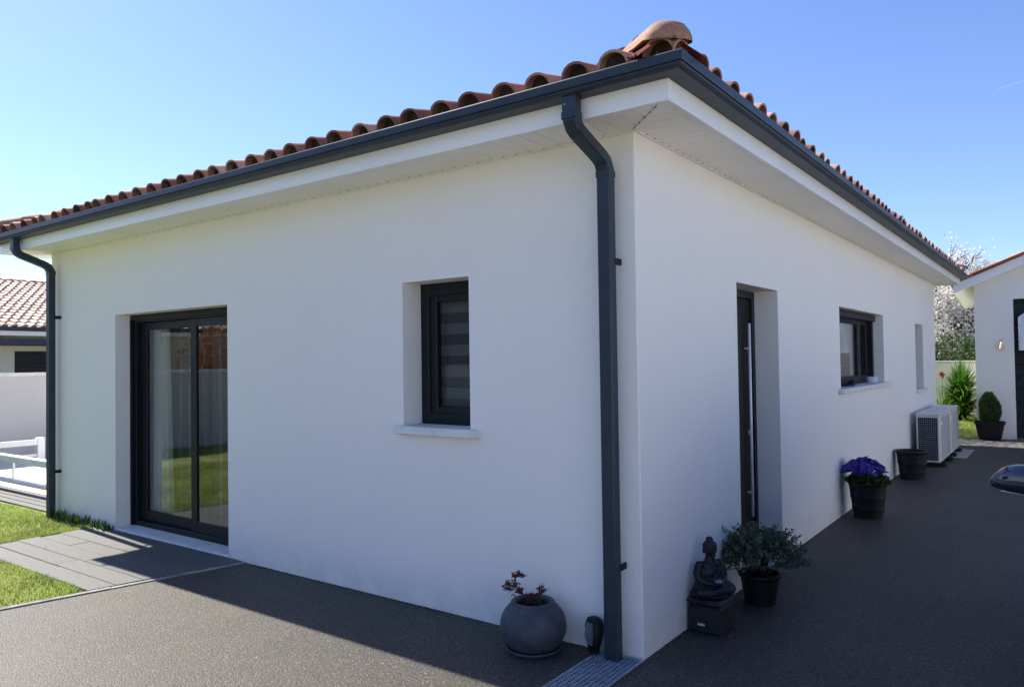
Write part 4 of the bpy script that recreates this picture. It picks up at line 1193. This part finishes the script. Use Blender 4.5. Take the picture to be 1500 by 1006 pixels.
mb = MB(); mb.add([(-NE, .0, 2.64), (NL+NE, .0, 2.64), (NL+NE, -nhalf, 2.64+nhalf*nr), (-NE, -nhalf, 2.64+nhalf*nr), (-NE, -2*nhalf, 2.64), (NL+NE, -2*nhalf, 2.64)], [(0, 1, 2, 3), (3, 2, 5, 4)])
mb.build('roof_deck', M['tile_pale'], nrf)
mb = MB()
k = 0.0
while k < NL+NE:
    vs = []; fs = []
    for xx, r_, b_ in ((-NE+k, .12, .03), (-NE+k+.42, .10, .0)):
        for q in range(9): vs.append((xx, -nhalf-r_*cos(pi*q/8), 2.66+nhalf*nr+b_+r_*.8*sin(pi*q/8)))
    for q in range(8): fs.append((q, q+1, 10+q, 9+q))
    mb.add(vs, fs, random.random(), True); k += .37
mb.build('ridge_tiles', M['tile'], nrf)
# white terrace railings
def rail_x(loc, ln, rz, h, label, gaps, bt=.045):
    o = thing('terrace_railing', label, 'railing', loc, rz, 'white railings around the terrace')
    mb = MB(); mb.box(0, ln, -.045, .045, h-.085, h, bev=.006); mb.build('top_rail', M['whitewood'], o)
    mb = MB(); mb.box(0, ln, -.03, .03, .11, .11+bt, bev=.005); mb.build('bottom_rail', M['whitewood'], o)
    x = gaps*.4
    while x < ln:
        mb = MB(); mb.box(x-.012, x+.012, -.012, .012, .11+bt-.002, h-.084); mb.build('baluster', M['whitewood'], o); x += gaps
    for x in (.0, ln):
        mb = MB(); mb.box(x-.055, x+.055, -.055, .055, 0, h+.03, bev=.008); mb.build('post', M['whitewood'], o)
rail_x((-13.0, .40, .01), 5.6, 0, .465, 'near white railing running beside the end of the house', 1.55)
rail_x((-11.5, .62, .085), .98, pi/2, .38, 'far white railing standing on the raised terrace', .7)
bush('shrub', (-11.9, 2.3, 0), .35, .35, .62, 900, .06, .035, M['leaf_g'], 'small green shrub behind the far railing', 41)
bush('shrub', (-13.2, 1.2, 0), .3, .3, .35, 400, .05, .03, M['leaf_spiky'], 'tiny pale shrub at the foot of the boundary wall', 42)
spiky('yucca', (-8.05, -.78, 0), 60, .62, .28, 'spiky leaved plant on the lawn at the left edge', 'plant', M['leaf_spiky'], 14, .03)
bush('red_leaf_shrub', (-13.9, -5.9, 0), .9, .95, 2.7, 5200, .07, .045, M['leaf_rust'], 'rust leaved shrub behind the boundary wall seen mirrored in the glass door', 12)
# street-side planting behind the photographer, mirrored faintly in the glass
bush('hedge', (-13, -16, 0), 6.5, 1.6, 6.0, 22000, .30, .22, M['leaf_con'], 'tall dark hedge at the far end of the front lawn', 44, 'hedge')

o = thing('bounce_wall', 'unseen white wall added across the drive to bounce light', 'wall', (7.2, -9, 0))  # out of view, added to throw sunlight back onto the right facade
mb = MB(); mb.box(0, .2, 0, 21.5, -.02, 1.9); mb.build('wall_body', M['stucco'], o)
mb = MB(); mb.box(-.03, .23, 0, 21.5, 1.901, 1.95, bev=.008); mb.build('coping', M['sill'], o)
# ---------------------------------------------------------------- car beside the drive (only its mirror reaches into the picture)
car = thing('parked_car', 'dark glossy car at the right edge showing its door mirror', 'car', (2.665, 1.1, 0), 0)
# local: x across, y along (front at -y), z up. half width .84
ST = [(-2.15, .30, .55, .62), (-2.05, .22, .66, .76), (-1.7, .20, .76, .82), (-1.1, .20, .88, .84), (-.6, .20, .94, .845), (.2, .20, .96, .845), (1.0, .20, .97, .845), (1.6, .22, .96, .83), (1.95, .26, .92, .79), (2.1, .34, .80, .70)]
mb = MB(); vs = []; fs = []; K = 14
for y, zb, ztp, hw in ST:
    for k in range(K):
        a = 2*pi*k/K+pi/K; ca, sa = cos(a), sin(a)
        p = 5.0; q = 1/(abs(ca)**p+abs(sa)**p)**(1/p)
        vs.append((hw*ca*q, y, (zb+ztp)/2+(ztp-zb)/2*sa*q))
for j in range(len(ST)-1):
    for k in range(K):
        a = j*K+k; b_ = j*K+(k+1) % K; fs.append((a, b_, b_+K, a+K))
fs.append(list(range(K))); fs.append([(len(ST)-1)*K+k for k in range(K)])
mb.add(vs, fs, .5, True); body = mb.build('body', M['paint'], car)
md = body.modifiers.new('s', 'SUBSURF'); md.levels = 2; md.render_levels = 2
mb = MB(); G = [(-.95, .90, .72, .90), (-.25, .93, .66, 1.38), (.3, .93, .64, 1.46), (1.0, .93, .63, 1.44), (1.6, .92, .62, 1.28), (2.0, .88, .64, .93)]
vs = []; fs = []
for y, zb, hw, ztp in G:
    for (x, z) in ((-hw*1.14, zb-.03), (-hw*.98, (zb+ztp)/2), (-hw*.86, ztp-.03), (-hw*.5, ztp), (hw*.5, ztp), (hw*.86, ztp-.03), (hw*.98, (zb+ztp)/2), (hw*1.14, zb-.03)): vs.append((x, y, z))
for j in range(len(G)-1):
    for k in range(7): a = j*8+k; fs.append((a, a+1, a+9, a+8))
mb.add(vs, fs, .5, True); mb.build('window_glass', M['carglass'], car)
mb = MB(); vs = []; fs = []
for y, zb, hw, ztp in G[1:5]:
    for (x, z) in ((-hw*.875, ztp-.035), (-hw*.5, ztp+.008), (hw*.5, ztp+.008), (hw*.875, ztp-.035)): vs.append((x, y, z))
for j in range(3):
    for k in range(3): a = j*4+k; fs.append((a, a+1, a+5, a+4))
mb.add(vs, fs, .5, True); mb.build('roof_panel', M['paint'], car)
for sx in (-1, 1):
    for y in (-1.35, 1.35):
        mb = MB(); mb.lathe([(.19, -.10), (.30, -.105), (.32, -.08), (.32, .08), (.30, .105), (.19, .10)], n=32)
        mb.map(lambda p: Vector((sx*.76+p.z, y+p.x, .32+p.y))); w_ = mb.build('wheel', M['rubber'], car)
        mb = MB(); mb.lathe([(0, .06), (.06, .07), (.19, .09), (.2, .10)], n=20); mb.map(lambda p: Vector((sx*(.76+p.z), y+p.x, .32+p.y))); mb.build('rim', M['steel'], w_)
    mb = MB(); mb.ell((sx*.58, -2.06, .62), (.17, .09, .07)); mb.build('headlight', M['chrome'], car)
    # door mirror lofted along x
    mb = MB()
    S_ = [(1.105, .001, .0, .0), (1.098, .020, .0, .022), (1.085, .032, .006, .036), (1.06, .050, .014, .052), (1.03, .062, .020, .062), (.99, .070, .022, .068), (.94, .074, .020, .070), (.89, .070, .012, .066), (.865, .05, .0, .05), (.855, .001, .0, .0)]
    vs = []; fs = []; K = 20
    for (x, hh, zc, dd) in S_:
        for k in range(K):
            a = 2*pi*k/K; ca, sa = cos(a), sin(a); p = 2.6; q = 1/(abs(ca)**p+abs(sa)**p)**(1/p)
            yb = dd*ca*q; yb = yb if yb < 0 else yb*.55
            vs.append((sx*x, yb, 1.005+zc-.006+hh*sa*q))
    for j in range(len(S_)-1):
        for k in range(K):
            a = j*K+k; b_ = j*K+(k+1) % K; fs.append((a, b_, b_+K, a+K))
    mb.add(vs, fs, .5, True); mb.v = [(x, y-.40, z) for x, y, z in mb.v]
    mm = mb.build('wing_mirror', M['paint'], car)
    mb = MB(); mb.add([(sx*1.06, -.365, .95), (sx*.89, -.365, .93), (sx*.89, -.365, 1.04), (sx*1.05, -.365, 1.04)], [(0, 1, 2, 3)]); mb.build('mirror_glass', M['chrome'], mm)
    mb = MB(); mb.tube([(sx*1.094, -.400-.022, 1.006), (sx*1.07, -.400-.044, .998), (sx*1.03, -.400-.0615, .990), (sx*.97, -.400-.069, .984), (sx*.90, -.400-.067, .982)], .0045, 8); mb.build('mirror_seam', M['black'], mm)
    mb = MB(); mb.tube([(sx*.80, -.40, .93), (sx*.93, -.41, .945)], [.035, .03], 10); mb.build('mirror_arm', M['black'], mm)

# thin distant vapour trail
m, nt, b, out = newmat('vapour'); b.inputs['Base Color'].default_value = (.9, .9, .9, 1); b.inputs['Roughness'].default_value = 1; b.inputs['Alpha'].default_value = .22
mb = MB(); mb.tube([(-42.0, 780, 232.6), (-30, 780, 234.2), (-2, 780, 238.5)], [.1, .5, .7], 6)
tag(mb.build('vapour_trail', m), 'faint thin vapour trail high in the blue sky at the right', 'vapour trail')

# ---------------------------------------------------------------- sky, sun, camera
w = bpy.data.worlds.new('World'); SC.world = w; w.use_nodes = True; nt = w.node_tree; nt.nodes.clear()
sky = nt.nodes.new('ShaderNodeTexSky'); sky.sky_type = 'NISHITA'; sky.sun_disc = False
SUN = Vector((-1.0, .07, 1.02)).normalized()
sky.sun_elevation = math.asin(SUN.z); sky.sun_rotation = math.atan2(SUN.x, SUN.y)
sky.altitude = 50; sky.air_density = 1.0; sky.dust_density = .35; sky.ozone_density = 1.6
bg = nt.nodes.new('ShaderNodeBackground'); bg.inputs[1].default_value = .15
wo_ = nt.nodes.new('ShaderNodeOutputWorld')
wb = mix(nt, 1.0, sky.outputs[0], (.97, 1.085, 1.45), 'MULTIPLY'); nt.links.new(wb, bg.inputs[0]); nt.links.new(bg.outputs[0], wo_.inputs[0])
sd = bpy.data.lights.new('sun', 'SUN'); sd.energy = 10.0; sd.angle = radians(.53); sd.color = (1, .93, .82)
so = bpy.data.objects.new('sun', sd); COL.objects.link(so); so.rotation_euler = SUN.to_track_quat('Z', 'Y').to_euler(); so.location = (-10, 0, 12)

cd = bpy.data.cameras.new('camera'); cam = bpy.data.objects.new('camera', cd); COL.objects.link(cam); SC.camera = cam
yaw, pitch, roll, f = .6328, .0219, -.0141, 1105.34
fwd = Vector((-sin(yaw)*cos(pitch), cos(yaw)*cos(pitch), sin(pitch)))
right = Vector((cos(yaw), sin(yaw), 0)); up = right.cross(fwd)
r2 = right*cos(roll)+up*sin(roll); u2 = -right*sin(roll)+up*cos(roll)
mt = Matrix((r2, u2, -fwd)).transposed().to_4x4(); mt.translation = Vector((1.8807, -3.7265, 1.6334)); cam.matrix_world = mt
cd.sensor_width = 36; cd.lens = f/1500*36; cd.clip_end = 1500; cd.clip_start = .05
SC.view_settings.view_transform = 'Standard'; SC.view_settings.look = 'None'; SC.view_settings.exposure = 0
SC.render.engine = 'CYCLES'
SC.cycles.max_bounces = 8; SC.cycles.transparent_max_bounces = 12
try: SC.cycles.use_denoising = True
except Exception: pass
